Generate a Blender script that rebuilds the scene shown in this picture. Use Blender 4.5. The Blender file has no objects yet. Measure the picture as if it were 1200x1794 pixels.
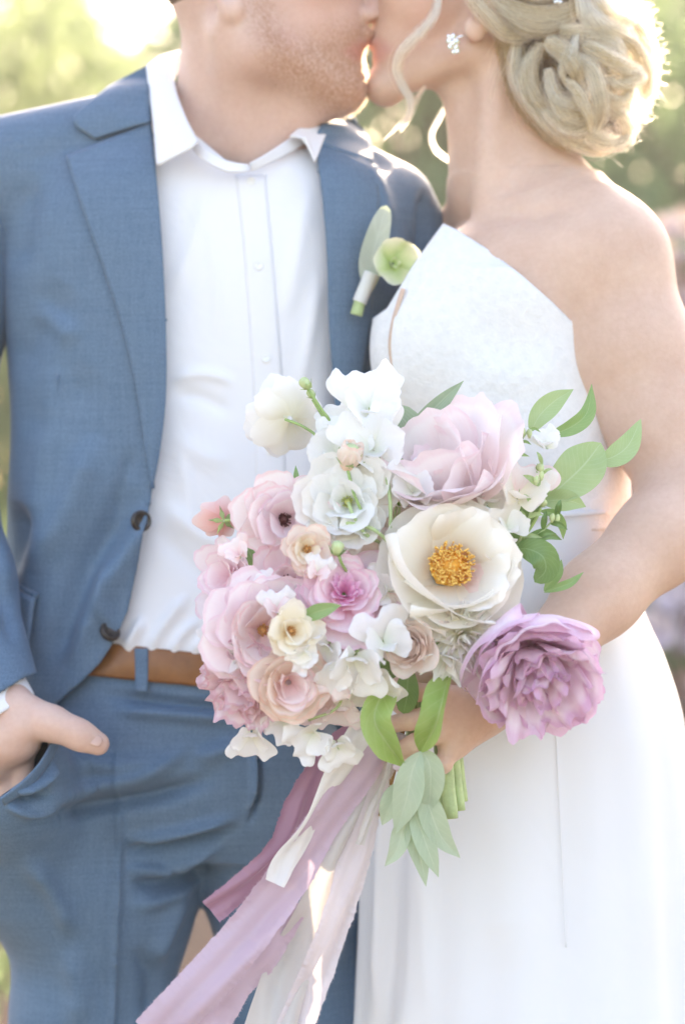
import bpy, bmesh, math, random
import numpy as np
from mathutils import Vector, Matrix

# ------------------------------------------------------------------ camera, sky, sun, exposure
scene = bpy.context.scene
COL = scene.collection
R = math.radians
CAM_D, CAM_Z, S = 2.5, 1.19, 0.0006          # camera 2.5 m in front of the couple, 0.6 mm per photo pixel there

cam_d = bpy.data.cameras.new('camera')
cam = bpy.data.objects.new('camera', cam_d)
COL.objects.link(cam)
cam.location = (0, -CAM_D, CAM_Z)
cam.rotation_euler = (R(90), 0, 0)
cam_d.sensor_fit = 'VERTICAL'
cam_d.sensor_height = 36.0
cam_d.lens = 36.0 * CAM_D / (1794 * S)
cam_d.clip_end = 500
cam_d.dof.use_dof = True
cam_d.dof.focus_distance = 2.27
cam_d.dof.aperture_fstop = 2.8
scene.camera = cam

SUN_EL, SUN_AZ = 30.0, 8.0                   # behind the couple, a little to the right
world = bpy.data.worlds.new('World')
scene.world = world
world.use_nodes = True
wn = world.node_tree.nodes
wl = world.node_tree.links
bg = wn['Background']
sky = wn.new('ShaderNodeTexSky')
sky.sky_type = 'NISHITA'
sky.sun_disc = False
sky.sun_elevation = R(SUN_EL)
sky.sun_rotation = R(SUN_AZ)
sky.air_density = 1.0
sky.dust_density = 2.5
sky.ozone_density = 1.0
wl.new(sky.outputs['Color'], bg.inputs['Color'])
bg.inputs['Strength'].default_value = 0.15
sun_d = bpy.data.lights.new('sun', 'SUN')
sun_d.energy = 3.0
sun_d.angle = R(0.5)
sun_d.color = (1.0, 0.90, 0.74)
sun = bpy.data.objects.new('sun', sun_d)
COL.objects.link(sun)
_sd = Vector((math.sin(R(SUN_AZ)) * math.cos(R(SUN_EL)), math.cos(R(SUN_AZ)) * math.cos(R(SUN_EL)), math.sin(R(SUN_EL))))
sun.rotation_euler = _sd.to_track_quat('Z', 'Y').to_euler()
sun.location = (0, 3, 6)
vs = scene.view_settings
vs.view_transform = 'Standard'
vs.look = 'None'
vs.gamma = 1.0
vs.use_curve_mapping = False
vs.exposure = 2.38
vs.use_white_balance = True
vs.white_balance_temperature = 8000
vs.white_balance_tint = 18
cy = scene.cycles
cy.use_denoising = True
cy.max_bounces = 12
cy.diffuse_bounces = 8
cy.transmission_bounces = 10
cy.transparent_max_bounces = 8

# ------------------------------------------------------------------ helpers
rng = random.Random(7)
nrg = np.random.RandomState(7)

def P(px, py, y=0.0):
    """a point seen at photo pixel (px, py), y metres behind the couple's plane"""
    k = S * (CAM_D + y) / CAM_D
    return np.array(((px - 600) * k, y, CAM_Z - (py - 897) * k))

def to_px(V):
    k = S * (CAM_D + V[:, 1]) / CAM_D
    return np.stack((600 + V[:, 0] / k, 897 - (V[:, 2] - CAM_Z) / k), 1)

def empty(name, loc=(0, 0, 0), parent=None, label=None, cat=None, group=None):
    o = bpy.data.objects.new(name, None)
    o.empty_display_size = 0.02
    COL.objects.link(o)
    o.location = loc
    if parent: o.parent = parent
    tag(o, label, cat, group)
    return o

def tag(o, label=None, cat=None, group=None, kind=None):
    if label: o['label'] = label
    if cat: o['category'] = cat
    if group: o['group'] = group
    if kind: o['kind'] = kind
    return o

def mesh_obj(name, V, F, mat, parent=None, smooth=True, uv=None, loc=None):
    """V in world space (or relative to loc when given)"""
    me = bpy.data.meshes.new(name)
    V = np.asarray(V, dtype=np.float32)
    if loc is not None: V = V - np.asarray(loc, dtype=np.float32)
    if isinstance(F, np.ndarray) and F.ndim == 2:
        n, k = F.shape
        me.vertices.add(len(V)); me.vertices.foreach_set('co', V.ravel())
        me.loops.add(n * k); me.loops.foreach_set('vertex_index', F.astype(np.int32).ravel())
        me.polygons.add(n); me.polygons.foreach_set('loop_start', np.arange(0, n * k, k, dtype=np.int32))
        me.update(calc_edges=True)
    else:
        me.from_pydata([tuple(v) for v in V], [], [tuple(f) for f in F])
    if uv is not None:
        l = me.uv_layers.new(name='UVMap')
        vi = np.empty(len(me.loops), np.int32); me.loops.foreach_get('vertex_index', vi)
        l.data.foreach_set('uv', np.asarray(uv, np.float32)[vi].ravel())
    if smooth: me.polygons.foreach_set('use_smooth', np.ones(len(me.polygons), bool))
    if mat is not None: me.materials.append(mat)
    me.validate(); me.update()
    o = bpy.data.objects.new(name, me)
    COL.objects.link(o)
    if parent is not None: o.parent = parent
    if loc is not None: o.location = tuple(loc)
    return o

def grid_faces(nu, nv, closed_u=False):
    i = np.arange(nu if closed_u else nu - 1); j = np.arange(nv - 1)
    I, J = np.meshgrid(i, j, indexing='ij')
    a = I * nv + J; b = ((I + 1) % nu) * nv + J
    return np.stack((a, b, b + 1, a + 1), -1).reshape(-1, 4)

def catmull(pts, n):
    """smooth curve of n points through pts"""
    p = np.asarray(pts, float)
    m = len(p)
    if m == 2:
        t = np.linspace(0, 1, n)[:, None]
        return p[0] * (1 - t) + p[1] * t
    q = np.vstack((2 * p[0] - p[1], p, 2 * p[-1] - p[-2]))
    d = np.r_[0, np.cumsum(np.linalg.norm(np.diff(p[:, :3], axis=0), axis=1))]
    t = np.linspace(0, d[-1], n)
    k = np.clip(np.searchsorted(d, t, side='right') - 1, 0, m - 2)
    u = ((t - d[k]) / np.maximum(d[k + 1] - d[k], 1e-9))[:, None]
    a, b, c, e = q[k], q[k + 1], q[k + 2], q[k + 3]
    return 0.5 * (2 * b + (c - a) * u + (2 * a - 5 * b + 4 * c - e) * u ** 2 + (3 * b - a - 3 * c + e) * u ** 3)

def tube(path, rad, sides=8, cap=True):
    path = np.asarray(path, float); n = len(path)
    rad = np.broadcast_to(np.asarray(rad, float), (n,))
    T = np.gradient(path, axis=0); T /= np.linalg.norm(T, axis=1)[:, None] + 1e-12
    N = np.zeros_like(T)
    ref = np.array((0, 0, 1.0)) if abs(T[0][2]) < .9 else np.array((1.0, 0, 0))
    v = np.cross(T[0], ref); v /= np.linalg.norm(v); N[0] = v
    for i in range(1, n):
        v = N[i - 1] - T[i] * np.dot(N[i - 1], T[i]); N[i] = v / (np.linalg.norm(v) + 1e-12)
    B = np.cross(T, N)
    a = np.linspace(0, 2 * math.pi, sides, endpoint=False)
    V = path[:, None] + rad[:, None, None] * (np.cos(a)[None, :, None] * N[:, None] + np.sin(a)[None, :, None] * B[:, None])
    V = V.reshape(-1, 3)
    F = []
    for i in range(n - 1):
        for j in range(sides):
            k = (j + 1) % sides
            F.append((i * sides + j, i * sides + k, (i + 1) * sides + k, (i + 1) * sides + j))
    if cap:
        F.append(tuple(range(sides))[::-1]); F.append(tuple((n - 1) * sides + j for j in range(sides)))
    return V, F

def join(parts):
    V, F, o = [], [], 0
    for v, f in parts:
        V.append(np.asarray(v, float)); F += [tuple(i + o for i in q) for q in f]; o += len(v)
    return np.vstack(V), F

def solidify(o, t, offset=-1.0):
    m = o.modifiers.new('thickness', 'SOLIDIFY'); m.thickness = t; m.offset = offset
    return o

# ---- signed distance field modelling: primitives blended into one skin
class Field:
    def __init__(s, lo, hi, h):
        s.lo = np.asarray(lo, float); s.h = h
        s.n = np.ceil((np.asarray(hi, float) - s.lo) / h).astype(int) + 1
        s.ax = [(s.lo[i] + h * np.arange(s.n[i])).astype(np.float32) for i in range(3)]
        s.f = np.full(s.n, 0.25, np.float32)
    def block(s, lo, hi, m):
        a = [max(0, int((lo[i] - m - s.lo[i]) / s.h)) for i in range(3)]
        b = [min(int(s.n[i]), int((hi[i] + m - s.lo[i]) / s.h) + 2) for i in range(3)]
        if any(b[i] <= a[i] for i in range(3)): return None, None, None, None
        sl = tuple(slice(a[i], b[i]) for i in range(3))
        return sl, s.ax[0][sl[0]][:, None, None], s.ax[1][sl[1]][None, :, None], s.ax[2][sl[2]][None, None, :]
    def put(s, sl, d, k, sub=False):
        f = s.f[sl]
        if sub:
            d = -d
            h = np.maximum(k - np.abs(f - d), 0) / max(k, 1e-6)
            s.f[sl] = np.maximum(f, d) + h * h * k * .25
        else:
            h = np.maximum(k - np.abs(f - d), 0) / max(k, 1e-6)
            s.f[sl] = np.minimum(f, d) - h * h * k * .25
    def cone(s, a, b, r1, r2, k=.015, sub=False):
        a = np.asarray(a, float); b = np.asarray(b, float); r = max(r1, r2)
        sl, x, y, z = s.block(np.minimum(a, b) - r, np.maximum(a, b) + r, k + .02)
        if sl is None: return s
        ab = b - a; L = max(float(ab @ ab), 1e-12)
        t = ((x - a[0]) * ab[0] + (y - a[1]) * ab[1] + (z - a[2]) * ab[2]) / L
        t = np.clip(t, 0, 1)
        d = np.sqrt((x - a[0] - t * ab[0]) ** 2 + (y - a[1] - t * ab[1]) ** 2 + (z - a[2] - t * ab[2]) ** 2) - (r1 + (r2 - r1) * t)
        s.put(sl, d.astype(np.float32), k, sub); return s
    def chain(s, pts, rad, k=.015):
        for i in range(len(pts) - 1): s.cone(pts[i], pts[i + 1], rad[i], rad[i + 1], k)
        return s
    def ball(s, c, r, k=.015, rot=None, sub=False):
        c = np.asarray(c, float); r = np.broadcast_to(np.asarray(r, float), (3,))
        m = float(max(r))
        sl, x, y, z = s.block(c - m, c + m, k + .02)
        if sl is None: return s
        x, y, z = np.broadcast_arrays(x - c[0], y - c[1], z - c[2])
        if rot is not None:
            M = np.array(rot.transposed())
            x, y, z = (M[0][0] * x + M[0][1] * y + M[0][2] * z, M[1][0] * x + M[1][1] * y + M[1][2] * z, M[2][0] * x + M[2][1] * y + M[2][2] * z)
        k0 = np.sqrt((x / r[0]) ** 2 + (y / r[1]) ** 2 + (z / r[2]) ** 2)
        k1 = np.sqrt((x / r[0] ** 2) ** 2 + (y / r[1] ** 2) ** 2 + (z / r[2] ** 2) ** 2)
        d = k0 * (k0 - 1) / np.maximum(k1, 1e-6)
        s.put(sl, d.astype(np.float32), k, sub); return s
    def loft(s, rows, k=.02, p=2.3, grow=0.0):
        """rows: (py, centre px, centre y, half width px, half depth m), stacked sections"""
        rows = sorted(rows, key=lambda r: -r[0])
        zz = np.array([P(r[1], r[0], r[2])[2] for r in rows]); cx = np.array([P(r[1], r[0], r[2])[0] for r in rows])
        cyy = np.array([r[2] for r in rows]); a = np.array([r[3] * S + grow for r in rows]); b = np.array([r[4] + grow for r in rows])
        lo = (min(cx - a), min(cyy - b), zz[0]); hi = (max(cx + a), max(cyy + b), zz[-1])
        sl, x, y, z = s.block(lo, hi, k + .02)
        if sl is None: return s
        zr = z.ravel(); e = catmull(np.stack((zz, cx, cyy, a, b), 1), 200)
        # smooth interpolation by height
        def it(c): return np.interp(zr, e[:, 0], e[:, c]).astype(np.float32)[None, None, :]
        X = np.abs(x - it(1)) / it(3); Y = np.abs(y - it(2)) / it(4)
        q = (X ** p + Y ** p) ** (1 / p)
        d = (q - 1) * np.minimum(it(3), it(4))
        over = np.maximum(z - zz[-1], zz[0] - z)
        d = np.maximum(d, over)
        s.put(sl, d.astype(np.float32), k); return s
    def sample(s, Pt):
        g = (Pt - s.lo) / s.h
        i = np.clip(np.floor(g).astype(int), 0, s.n - 2); t = np.clip(g - i, 0, 1)
        f = s.f; x, y, z = i.T; u, v, w = t.T
        c = lambda a, b, e: f[x + a, y + b, z + e]
        return ((c(0,0,0)*(1-u)+c(1,0,0)*u)*(1-v)+(c(0,1,0)*(1-u)+c(1,1,0)*u)*v)*(1-w) + ((c(0,0,1)*(1-u)+c(1,0,1)*u)*(1-v)+(c(0,1,1)*(1-u)+c(1,1,1)*u)*v)*w
    def front(s, pxy, off=0.0, y0=-.35, y1=.35, n=240):
        """front surface (facing the camera side) of the form at photo pixels, pushed out by off"""
        pxy = np.asarray(pxy, float); off = np.broadcast_to(np.asarray(off, float), (len(pxy),))
        ys = np.linspace(y0, y1, n); out = np.zeros((len(pxy), 3)); done = np.zeros(len(pxy), bool)
        prev = None; best = np.full(len(pxy), 9.); besty = np.zeros(len(pxy))
        for y in ys:
            k = S * (CAM_D + y) / CAM_D
            q = np.stack(((pxy[:, 0] - 600) * k, np.full(len(pxy), y), CAM_Z - (pxy[:, 1] - 897) * k), 1)
            d = s.sample(q) - off
            imp = d < best - 1e-5; 
            imp &= ~done
            best[imp] = d[imp]; besty[imp] = y
            if prev is not None:
                hit = (~done) & (d <= 0)
                t = np.clip(prev[1] / np.maximum(prev[1] - d, 1e-9), 0, 1)[:, None]
                q2 = prev[0] * (1 - t) + q * t
                out[hit] = q2[hit]; done |= hit
            prev = (q, d)
        for i in np.where(~done)[0]: out[i] = P(pxy[i, 0], pxy[i, 1], besty[i])
        return out
    def mesh(s, iso=0.0):
        f = s.f - iso
        neg = f < 0
        c = neg[:-1, :-1, :-1].astype(np.int8)
        n = c.copy(); n[:] = 0
        for a in (0, 1):
            for b in (0, 1):
                for e in (0, 1):
                    n += neg[a:neg.shape[0] - 1 + a, b:neg.shape[1] - 1 + b, e:neg.shape[2] - 1 + e]
        cells = np.argwhere((n > 0) & (n < 8))
        idx = np.full(n.shape, -1, np.int32); idx[tuple(cells.T)] = np.arange(len(cells))
        acc = np.zeros((len(cells), 3)); cnt = np.zeros(len(cells))
        x, y, z = cells.T
        cr = [(0,0,0),(1,0,0),(0,1,0),(1,1,0),(0,0,1),(1,0,1),(0,1,1),(1,1,1)]
        val = [f[x + q[0], y + q[1], z + q[2]] for q in cr]
        for i in range(8):
            for ax in range(3):
                if cr[i][ax]: continue
                q = list(cr[i]); q[ax] = 1; j = cr.index(tuple(q))
                m = (val[i] < 0) != (val[j] < 0)
                t = val[i][m] / (val[i][m] - val[j][m])
                p = np.repeat(np.array(cr[i], float)[None], m.sum(), 0); p[:, ax] = t
                acc[m] += p; cnt[m] += 1
        V = s.lo + s.h * (cells + acc / cnt[:, None])
        F = []
        for ax in range(3):
            sa = [slice(None)] * 3; sb = [slice(None)] * 3
            sa[ax] = slice(0, -1); sb[ax] = slice(1, None)
            e = np.argwhere(neg[tuple(sa)] != neg[tuple(sb)])
            o1, o2 = [(1, 2), (2, 0), (0, 1)][ax]
            e = e[(e[:, o1] > 0) & (e[:, o2] > 0) & (e[:, o1] < n.shape[o1]) & (e[:, o2] < n.shape[o2])]
            def cidx(d1, d2):
                q = e.copy(); q[:, o1] -= d1; q[:, o2] -= d2; return idx[tuple(q.T)]
            quad = np.stack((cidx(0, 0), cidx(1, 0), cidx(1, 1), cidx(0, 1)), 1)
            fl = neg[tuple(e.T)]
            quad[~fl] = quad[~fl][:, ::-1]
            F.append(quad[(quad >= 0).all(1)])
        return V, np.vstack(F)[:, ::-1][:, ::-1]

def vnormals(V, F):
    n = np.cross(V[F[:, 2]] - V[F[:, 0]], V[F[:, 3]] - V[F[:, 1]])
    N = np.zeros_like(V)
    for i in range(4): np.add.at(N, F[:, i], n)
    return N / (np.linalg.norm(N, axis=1)[:, None] + 1e-12)

def relax(V, F, it=2, w=.5):
    for _ in range(it):
        A = np.zeros_like(V); c = np.zeros(len(V))
        for i in range(4):
            for j in (1, 3):
                np.add.at(A, F[:, i], V[F[:, (i + j) % 4]]); np.add.at(c, F[:, i], 1)
        V = V * (1 - w) + w * A / np.maximum(c, 1)[:, None]
    return V

def seg_dist(Q, line):
    """distance of 2d points to a polyline and the arc fraction of the foot"""
    line = np.asarray(line, float)
    L = np.r_[0, np.cumsum(np.linalg.norm(np.diff(line, axis=0), axis=1))]
    best = np.full(len(Q), 1e9); fr = np.zeros(len(Q)); foot = np.zeros((len(Q), 2))
    for i in range(len(line) - 1):
        a, b = line[i], line[i + 1]; ab = b - a
        t = np.clip(((Q - a) @ ab) / max(ab @ ab, 1e-9), 0, 1)
        p = a + t[:, None] * ab; d = np.linalg.norm(Q - p, axis=1)
        m = d < best
        best[m] = d[m]; fr[m] = ((L[i] + t * (L[i + 1] - L[i])) / L[-1])[m]; foot[m] = p[m]
    return best, fr, foot

def folds(V, F, spec):
    """cloth folds: (polyline px, width px, height m): rounded ridges that fade at both ends"""
    N = vnormals(V, F); Q = to_px(V)
    fr = np.clip(-N[:, 1] * 1.6, 0, 1)
    D = np.zeros(len(V))
    for line, w, amp in spec:
        ln = catmull(line, 14) if len(line) > 2 else np.asarray(line, float)
        lo = ln.min(0) - 3 * w; hi = ln.max(0) + 3 * w
        m = np.where(((Q > lo) & (Q < hi)).all(1))[0]
        if not len(m): continue
        d, t, _ = seg_dist(Q[m], ln)
        D[m] += amp * np.exp(-(d / w) ** 2) * np.clip(np.minimum(t, 1 - t) * 4 + .05, 0, 1)
    return V + N * (D * fr)[:, None]

def inside(Q, poly):
    poly = np.asarray(poly, float); r = np.zeros(len(Q), bool); j = len(poly) - 1
    for i in range(len(poly)):
        a, b = poly[i], poly[j]
        c = ((a[1] > Q[:, 1]) != (b[1] > Q[:, 1]))
        with np.errstate(divide='ignore', invalid='ignore'):
            xi = (b[0] - a[0]) * (Q[:, 1] - a[1]) / (b[1] - a[1]) + a[0]
        r ^= c & (Q[:, 0] < xi); j = i
    return r

def cut(V, F, poly, test=None, snap=10):
    """remove faces that fall in a px polygon (where test(V) holds); the rim is pulled onto the polygon's line"""
    C = V[F].mean(1); rem = inside(to_px(C), poly)
    if test is not None: rem &= test(C)
    F2 = F[~rem]
    e = np.sort(np.vstack([F2[:, [i, (i + 1) % 4]] for i in range(4)]), 1)
    u, c = np.unique(e, axis=0, return_counts=True)
    bv = np.unique(u[c == 1])
    if len(bv):
        Q = to_px(V[bv]); d, _, foot = seg_dist(Q, np.vstack((poly, poly[:1])))
        m = d < snap
        for i, k in zip(bv[m], foot[m]): V[i] = P(k[0], k[1], V[i][1])
    used = np.unique(F2); mp = np.full(len(V), -1); mp[used] = np.arange(len(used))
    return V[used], mp[F2]

def patch(name, form, A, B, off, mat, parent, nu=14, nv=40, thick=.0025, uvs=True, bow=None, smooth_it=2):
    """a sewn-on piece: lies on a form between two edge curves given in photo pixels"""
    a = catmull(A, nv); b = catmull(B, nv)
    u = np.linspace(0, 1, nu)
    Q = a[None] * (1 - u)[:, None, None] + b[None] * u[:, None, None]
    o = off(u)[:, None] * np.ones(nv)[None] if callable(off) else np.full((nu, nv), off)
    if bow is not None: o = o + bow(u[:, None], np.linspace(0, 1, nv)[None])
    V = form.front(Q.reshape(-1, 2), o.ravel())
    Y = V[:, 1].reshape(nu, nv)
    for _ in range(smooth_it):
        Yp = np.pad(Y, 1, mode='edge'); Y = .5 * Y + .125 * (Yp[:-2, 1:-1] + Yp[2:, 1:-1] + Yp[1:-1, :-2] + Yp[1:-1, 2:])
    q = Q.reshape(-1, 2); V = np.array([P(q[i, 0], q[i, 1], Y.ravel()[i]) for i in range(len(q))])
    UV = np.stack(np.meshgrid(u, np.linspace(0, 1, nv), indexing='ij'), -1).reshape(-1, 2)
    F = grid_faces(nu, nv)
    N = vnormals(V, F)
    if N[:, 1].mean() > 0: F = F[:, ::-1]
    ob = mesh_obj(name, V, F, mat, parent, uv=UV)
    if thick: solidify(ob, thick, -1)
    return ob

# ------------------------------------------------------------------ materials
def new_mat(name):
    m = bpy.data.materials.new(name); m.use_nodes = True
    nt = m.node_tree
    return m, nt, nt.nodes, nt.links, nt.nodes['Principled BSDF']

def noise(nt, scale, detail=3, coord='Object', rough=.6, stretch=None, dist=0):
    tc = nt.nodes.new('ShaderNodeTexCoord'); n = nt.nodes.new('ShaderNodeTexNoise')
    n.inputs['Scale'].default_value = scale; n.inputs['Detail'].default_value = detail; n.inputs['Roughness'].default_value = rough
    n.inputs['Distortion'].default_value = dist
    if stretch:
        mp = nt.nodes.new('ShaderNodeMapping'); mp.inputs['Scale'].default_value = stretch
        nt.links.new(tc.outputs[coord], mp.inputs['Vector']); nt.links.new(mp.outputs['Vector'], n.inputs['Vector'])
    else: nt.links.new(tc.outputs[coord], n.inputs['Vector'])
    return n

def ramp(nt, fac, stops, interp='LINEAR'):
    r = nt.nodes.new('ShaderNodeValToRGB'); r.color_ramp.interpolation = interp
    el = r.color_ramp.elements
    while len(el) < len(stops): el.new(.5)
    for e, (p, c) in zip(el, stops): e.position = p; e.color = (*c, 1)
    nt.links.new(fac, r.inputs['Fac']); return r

def bump(nt, h, strength, dist, chain=None):
    b = nt.nodes.new('ShaderNodeBump'); b.inputs['Strength'].default_value = strength; b.inputs['Distance'].default_value = dist
    nt.links.new(h, b.inputs['Height'])
    if chain: nt.links.new(chain.outputs['Normal'], b.inputs['Normal'])
    return b

def mixc(nt, fac, a, b, mode='MIX'):
    m = nt.nodes.new('ShaderNodeMix'); m.data_type = 'RGBA'; m.blend_type = mode
    for s, v in ((m.inputs['Factor'], fac), (m.inputs['A'], a), (m.inputs['B'], b)):
        if hasattr(v, 'default_value') or hasattr(v, 'is_output'): nt.links.new(v, s)
        elif isinstance(v, tuple): s.default_value = (*v, 1)
        else: s.default_value = v
    m.clamp_result = False
    return m.outputs['Result']

def mat_skin(name, col, col2, spots=0.0, sss=.25):
    m, nt, N, L, b = new_mat(name)
    n1 = noise(nt, 14, 4); n2 = noise(nt, 180, 3)
    c = ramp(nt, n1.outputs['Fac'], [(.3, col), (.7, col2)]).outputs['Color']
    n4 = noise(nt, 45, 5)
    c = mixc(nt, .10, c, n4.outputs['Fac'], 'SOFT_LIGHT'); c = mixc(nt, .18, c, n2.outputs['Fac'], 'SOFT_LIGHT')
    if spots:
        v = noise(nt, 75, 1); f = ramp(nt, v.outputs['Fac'], [(.80, (0, 0, 0)), (.84, (spots,) * 3)])
        c = mixc(nt, f.outputs['Color'], c, (.30, .14, .09))
    L.new(c, b.inputs['Base Color'])
    b.inputs['Roughness'].default_value = .48
    b.inputs['Subsurface Weight'].default_value = sss
    b.inputs['Subsurface Radius'].default_value = (1.0, .42, .25)
    b.inputs['Subsurface Scale'].default_value = .010
    b.inputs['Specular IOR Level'].default_value = .4
    n3 = noise(nt, 600, 2)
    L.new(bump(nt, n3.outputs['Fac'], .12, .002, bump(nt, n2.outputs['Fac'], .06, .004)).outputs['Normal'], b.inputs['Normal'])
    return m

def mat_wool(name, c1, c2, sc=1.0):
    m, nt, N, L, b = new_mat(name)
    a = noise(nt, 260 * sc, 2, stretch=(1, 1, .06)); d = noise(nt, 260 * sc, 2, stretch=(.06, .06, 1)); e = noise(nt, 700 * sc, 2)
    f = mixc(nt, .5, a.outputs['Fac'], d.outputs['Fac']); f = mixc(nt, .60, f, e.outputs['Fac'])
    L.new(ramp(nt, f, [(.36, c1), (.62, c2)]).outputs['Color'], b.inputs['Base Color'])
    b.inputs['Roughness'].default_value = .62
    b.inputs['Specular IOR Level'].default_value = .35
    b.inputs['Sheen Weight'].default_value = .10; b.inputs['Sheen Roughness'].default_value = .4
    b.inputs['Sheen Tint'].default_value = (.75, .85, 1, 1)
    n2 = noise(nt, 9, 4)
    L.new(bump(nt, f, .25, .0012, bump(nt, n2.outputs['Fac'], .35, .012)).outputs['Normal'], b.inputs['Normal'])
    return m

def mat_cloth(name, col, rough=.75, weave=900, bumpy=.1, trans=0.0, crease=.25, cscale=10):
    m, nt, N, L, b = new_mat(name)
    n = noise(nt, weave, 2); n2 = noise(nt, cscale, 3, dist=.5)
    c = mixc(nt, .06, col, n.outputs['Color'], 'SOFT_LIGHT')
    L.new(c, b.inputs['Base Color']); b.inputs['Roughness'].default_value = rough
    b.inputs['Sheen Weight'].default_value = .15
    bp = bump(nt, n.outputs['Fac'], bumpy, .0008, bump(nt, n2.outputs['Fac'], crease, .012))
    L.new(bp.outputs['Normal'], b.inputs['Normal'])
    if trans:
        t = N.new('ShaderNodeBsdfTranslucent'); t.inputs['Color'].default_value = (*col, 1)
        mx = N.new('ShaderNodeMixShader'); mx.inputs[0].default_value = trans
        L.new(b.outputs[0], mx.inputs[1]); L.new(t.outputs[0], mx.inputs[2]); L.new(mx.outputs[0], N['Material Output'].inputs['Surface'])
    return m

def mat_plain(name, col, rough=.5, metal=0.0, var=0.0, scale=60, bumpy=0.0, coat=0.0):
    m, nt, N, L, b = new_mat(name)
    n = noise(nt, scale, 4)
    if var:
        L.new(ramp(nt, n.outputs['Fac'], [(.3, tuple(x * (1 - var) for x in col)), (.7, tuple(min(1, x * (1 + var)) for x in col))]).outputs['Color'], b.inputs['Base Color'])
    else: b.inputs['Base Color'].default_value = (*col, 1)
    b.inputs['Roughness'].default_value = rough; b.inputs['Metallic'].default_value = metal
    b.inputs['Coat Weight'].default_value = coat
    if bumpy: L.new(bump(nt, n.outputs['Fac'], bumpy, .002).outputs['Normal'], b.inputs['Normal'])
    return m

M = {}
M['skin_groom'] = mat_skin('skin_groom', (.64, .41, .335), (.71, .49, .41), .25)
M['skin_bride'] = mat_skin('skin_bride', (.62, .40, .30), (.71, .49, .385), .5)
M['suit'] = mat_wool('suit_wool', (.066, .130, .206), (.116, .200, .296))
M['shirt'] = mat_cloth('shirt_cotton', (.80, .80, .83), crease=.3)
M['button'] = mat_plain('horn_button', (.025, .016, .012), .30, coat=.15)
M['pearl'] = mat_plain('shirt_button', (.82, .82, .80), .3)
M['belt'] = mat_plain('tan_leather', (.25, .09, .024), .42, var=.18, scale=70, bumpy=.25)
M['dress'] = mat_cloth('dress_crepe', (.76, .77, .785), weave=1100, crease=.2, cscale=6)
# ------------------------------------------------------------------ the groom
def groom_head(f, yo=.075):
    p = lambda x, y, d=0: P(x, y, yo + d)
    f.ball(p(425, -110), (.100, .076, .108), .03)
    f.ball(p(530, -40), (.066, .060, .095), .03)
    f.ball(p(530, 70), (.056, .047, .060), .03)
    for s in (-1, 1):
        f.cone(p(428, 20, s * .056), p(452, 92, s * .052), .015, .020, .03)
        f.cone(p(452, 92, s * .050), p(598, 158, s * .012), .020, .018, .03)
        f.ball(p(560, -45, s * .046), (.030, .018, .026), .02)              # cheek bone
        f.cone(p(585, -95, s * .038), p(630, -108, s * .012), .012, .012, .015)  # brow
        f.ball(p(600, -70, s * .034), (.013, .014, .010), .008)             # closed eye
    f.ball(p(602, 152), (.0205, .024, .022), .02)
    f.ball(p(588, 78), (.024, .030, .034), .025)
    f.ball(p(606, 124), (.009, .018, .009), .012)
    f.ball(p(616, 98), (.0098, .021, .0070), .004)                           # lower lip
    f.ball(p(626, 78), (.0105, .021, .0062), .004)                           # upper lip
    f.ball(p(642, 60), (.008, .014, .008), .008)
    f.cone(p(634, -90), p(664, 14), .009, .0125, .012)
    f.ball(p(662, 20), (.0125, .012, .011), .008)
    for s in (-1, 1): f.ball(p(645, 26, s * .012), (.013, .0085, .009), .006)
    f.ball(p(655, 37, -.011), (.0055, .004, .004), .003, sub=True)
    for s in (-1, 1):                                                       # ears
        f.ball(p(400, -30, s * .078), (.017, .007, .031), .006)
        f.ball(p(408, 14, s * .078), (.0125, .0075, .0125), .006)
        f.ball(p(398, -32, s * .085), (.010, .006, .020), .004, sub=True)
    # neck, throat and the muscle that runs down to the collar bone
    f.cone(p(425, 40, .012), P(404, 280, .135), .064, .066, .03)
    f.cone(p(545, 150, .005), P(470, 262, .098), .026, .028, .04)
    for s in (-1, 1): f.cone(p(400, 60, s * .050), P(440, 290, .105 + s * .018), .016, .012, .03)

def hand_groom(f):
    # back of the right hand slides into the trouser pocket, thumb outside
    w = P(-8, 1215, -.055)
    f.cone(P(-70, 1120, -.01), w, .030, .029, .012)
    f.cone(w, P(22, 1290, -.075), .030, .031, .015)
    f.cone(P(-18, 1232, -.06), P(-12, 1330, -.058), .028, .026, .015)
    th = [P(28, 1245, -.078), P(92, 1268, -.094), P(140, 1288, -.098), P(172, 1303, -.096)]
    f.chain(th, [.0235, .0165, .0138, .0120], .012)
    f.ball(P(118, 1274, -.102), (.011, .008, .008), .012)
    for k in range(4): f.ball(P(40 - 22 * k, 1276 + 4 * k, -.098 + .006 * k), (.010, .007, .010), .012)
    for i, (x0, x1, L) in enumerate(((40, 52, 0), (12, 20, 14), (-18, -14, 10), (-46, -44, -10))):
        f.chain([P(x0, 1310, -.066 + i * .006), P(x0 + 2, 1385 + L * .3, -.060 + i * .006), P(x1, 1440 + L * .6, -.052 + i * .006), P(x1 + 4, 1478 + L, -.046 + i * .006)], [.0125, .0105, .0095, .0085], .006)
        f.ball(P(x0, 1302, -.083 + i * .005), .010, .010)

g_root = empty('person', P(310, 2880, .12), label='groom in blue suit and open white shirt kissing the bride, hand in pocket', cat='person')
def gp(o):                      # parent to the groom keeping world placement
    o.parent = g_root; o.matrix_parent_inverse = Matrix.Translation(-Vector(g_root.location)); return o

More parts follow.
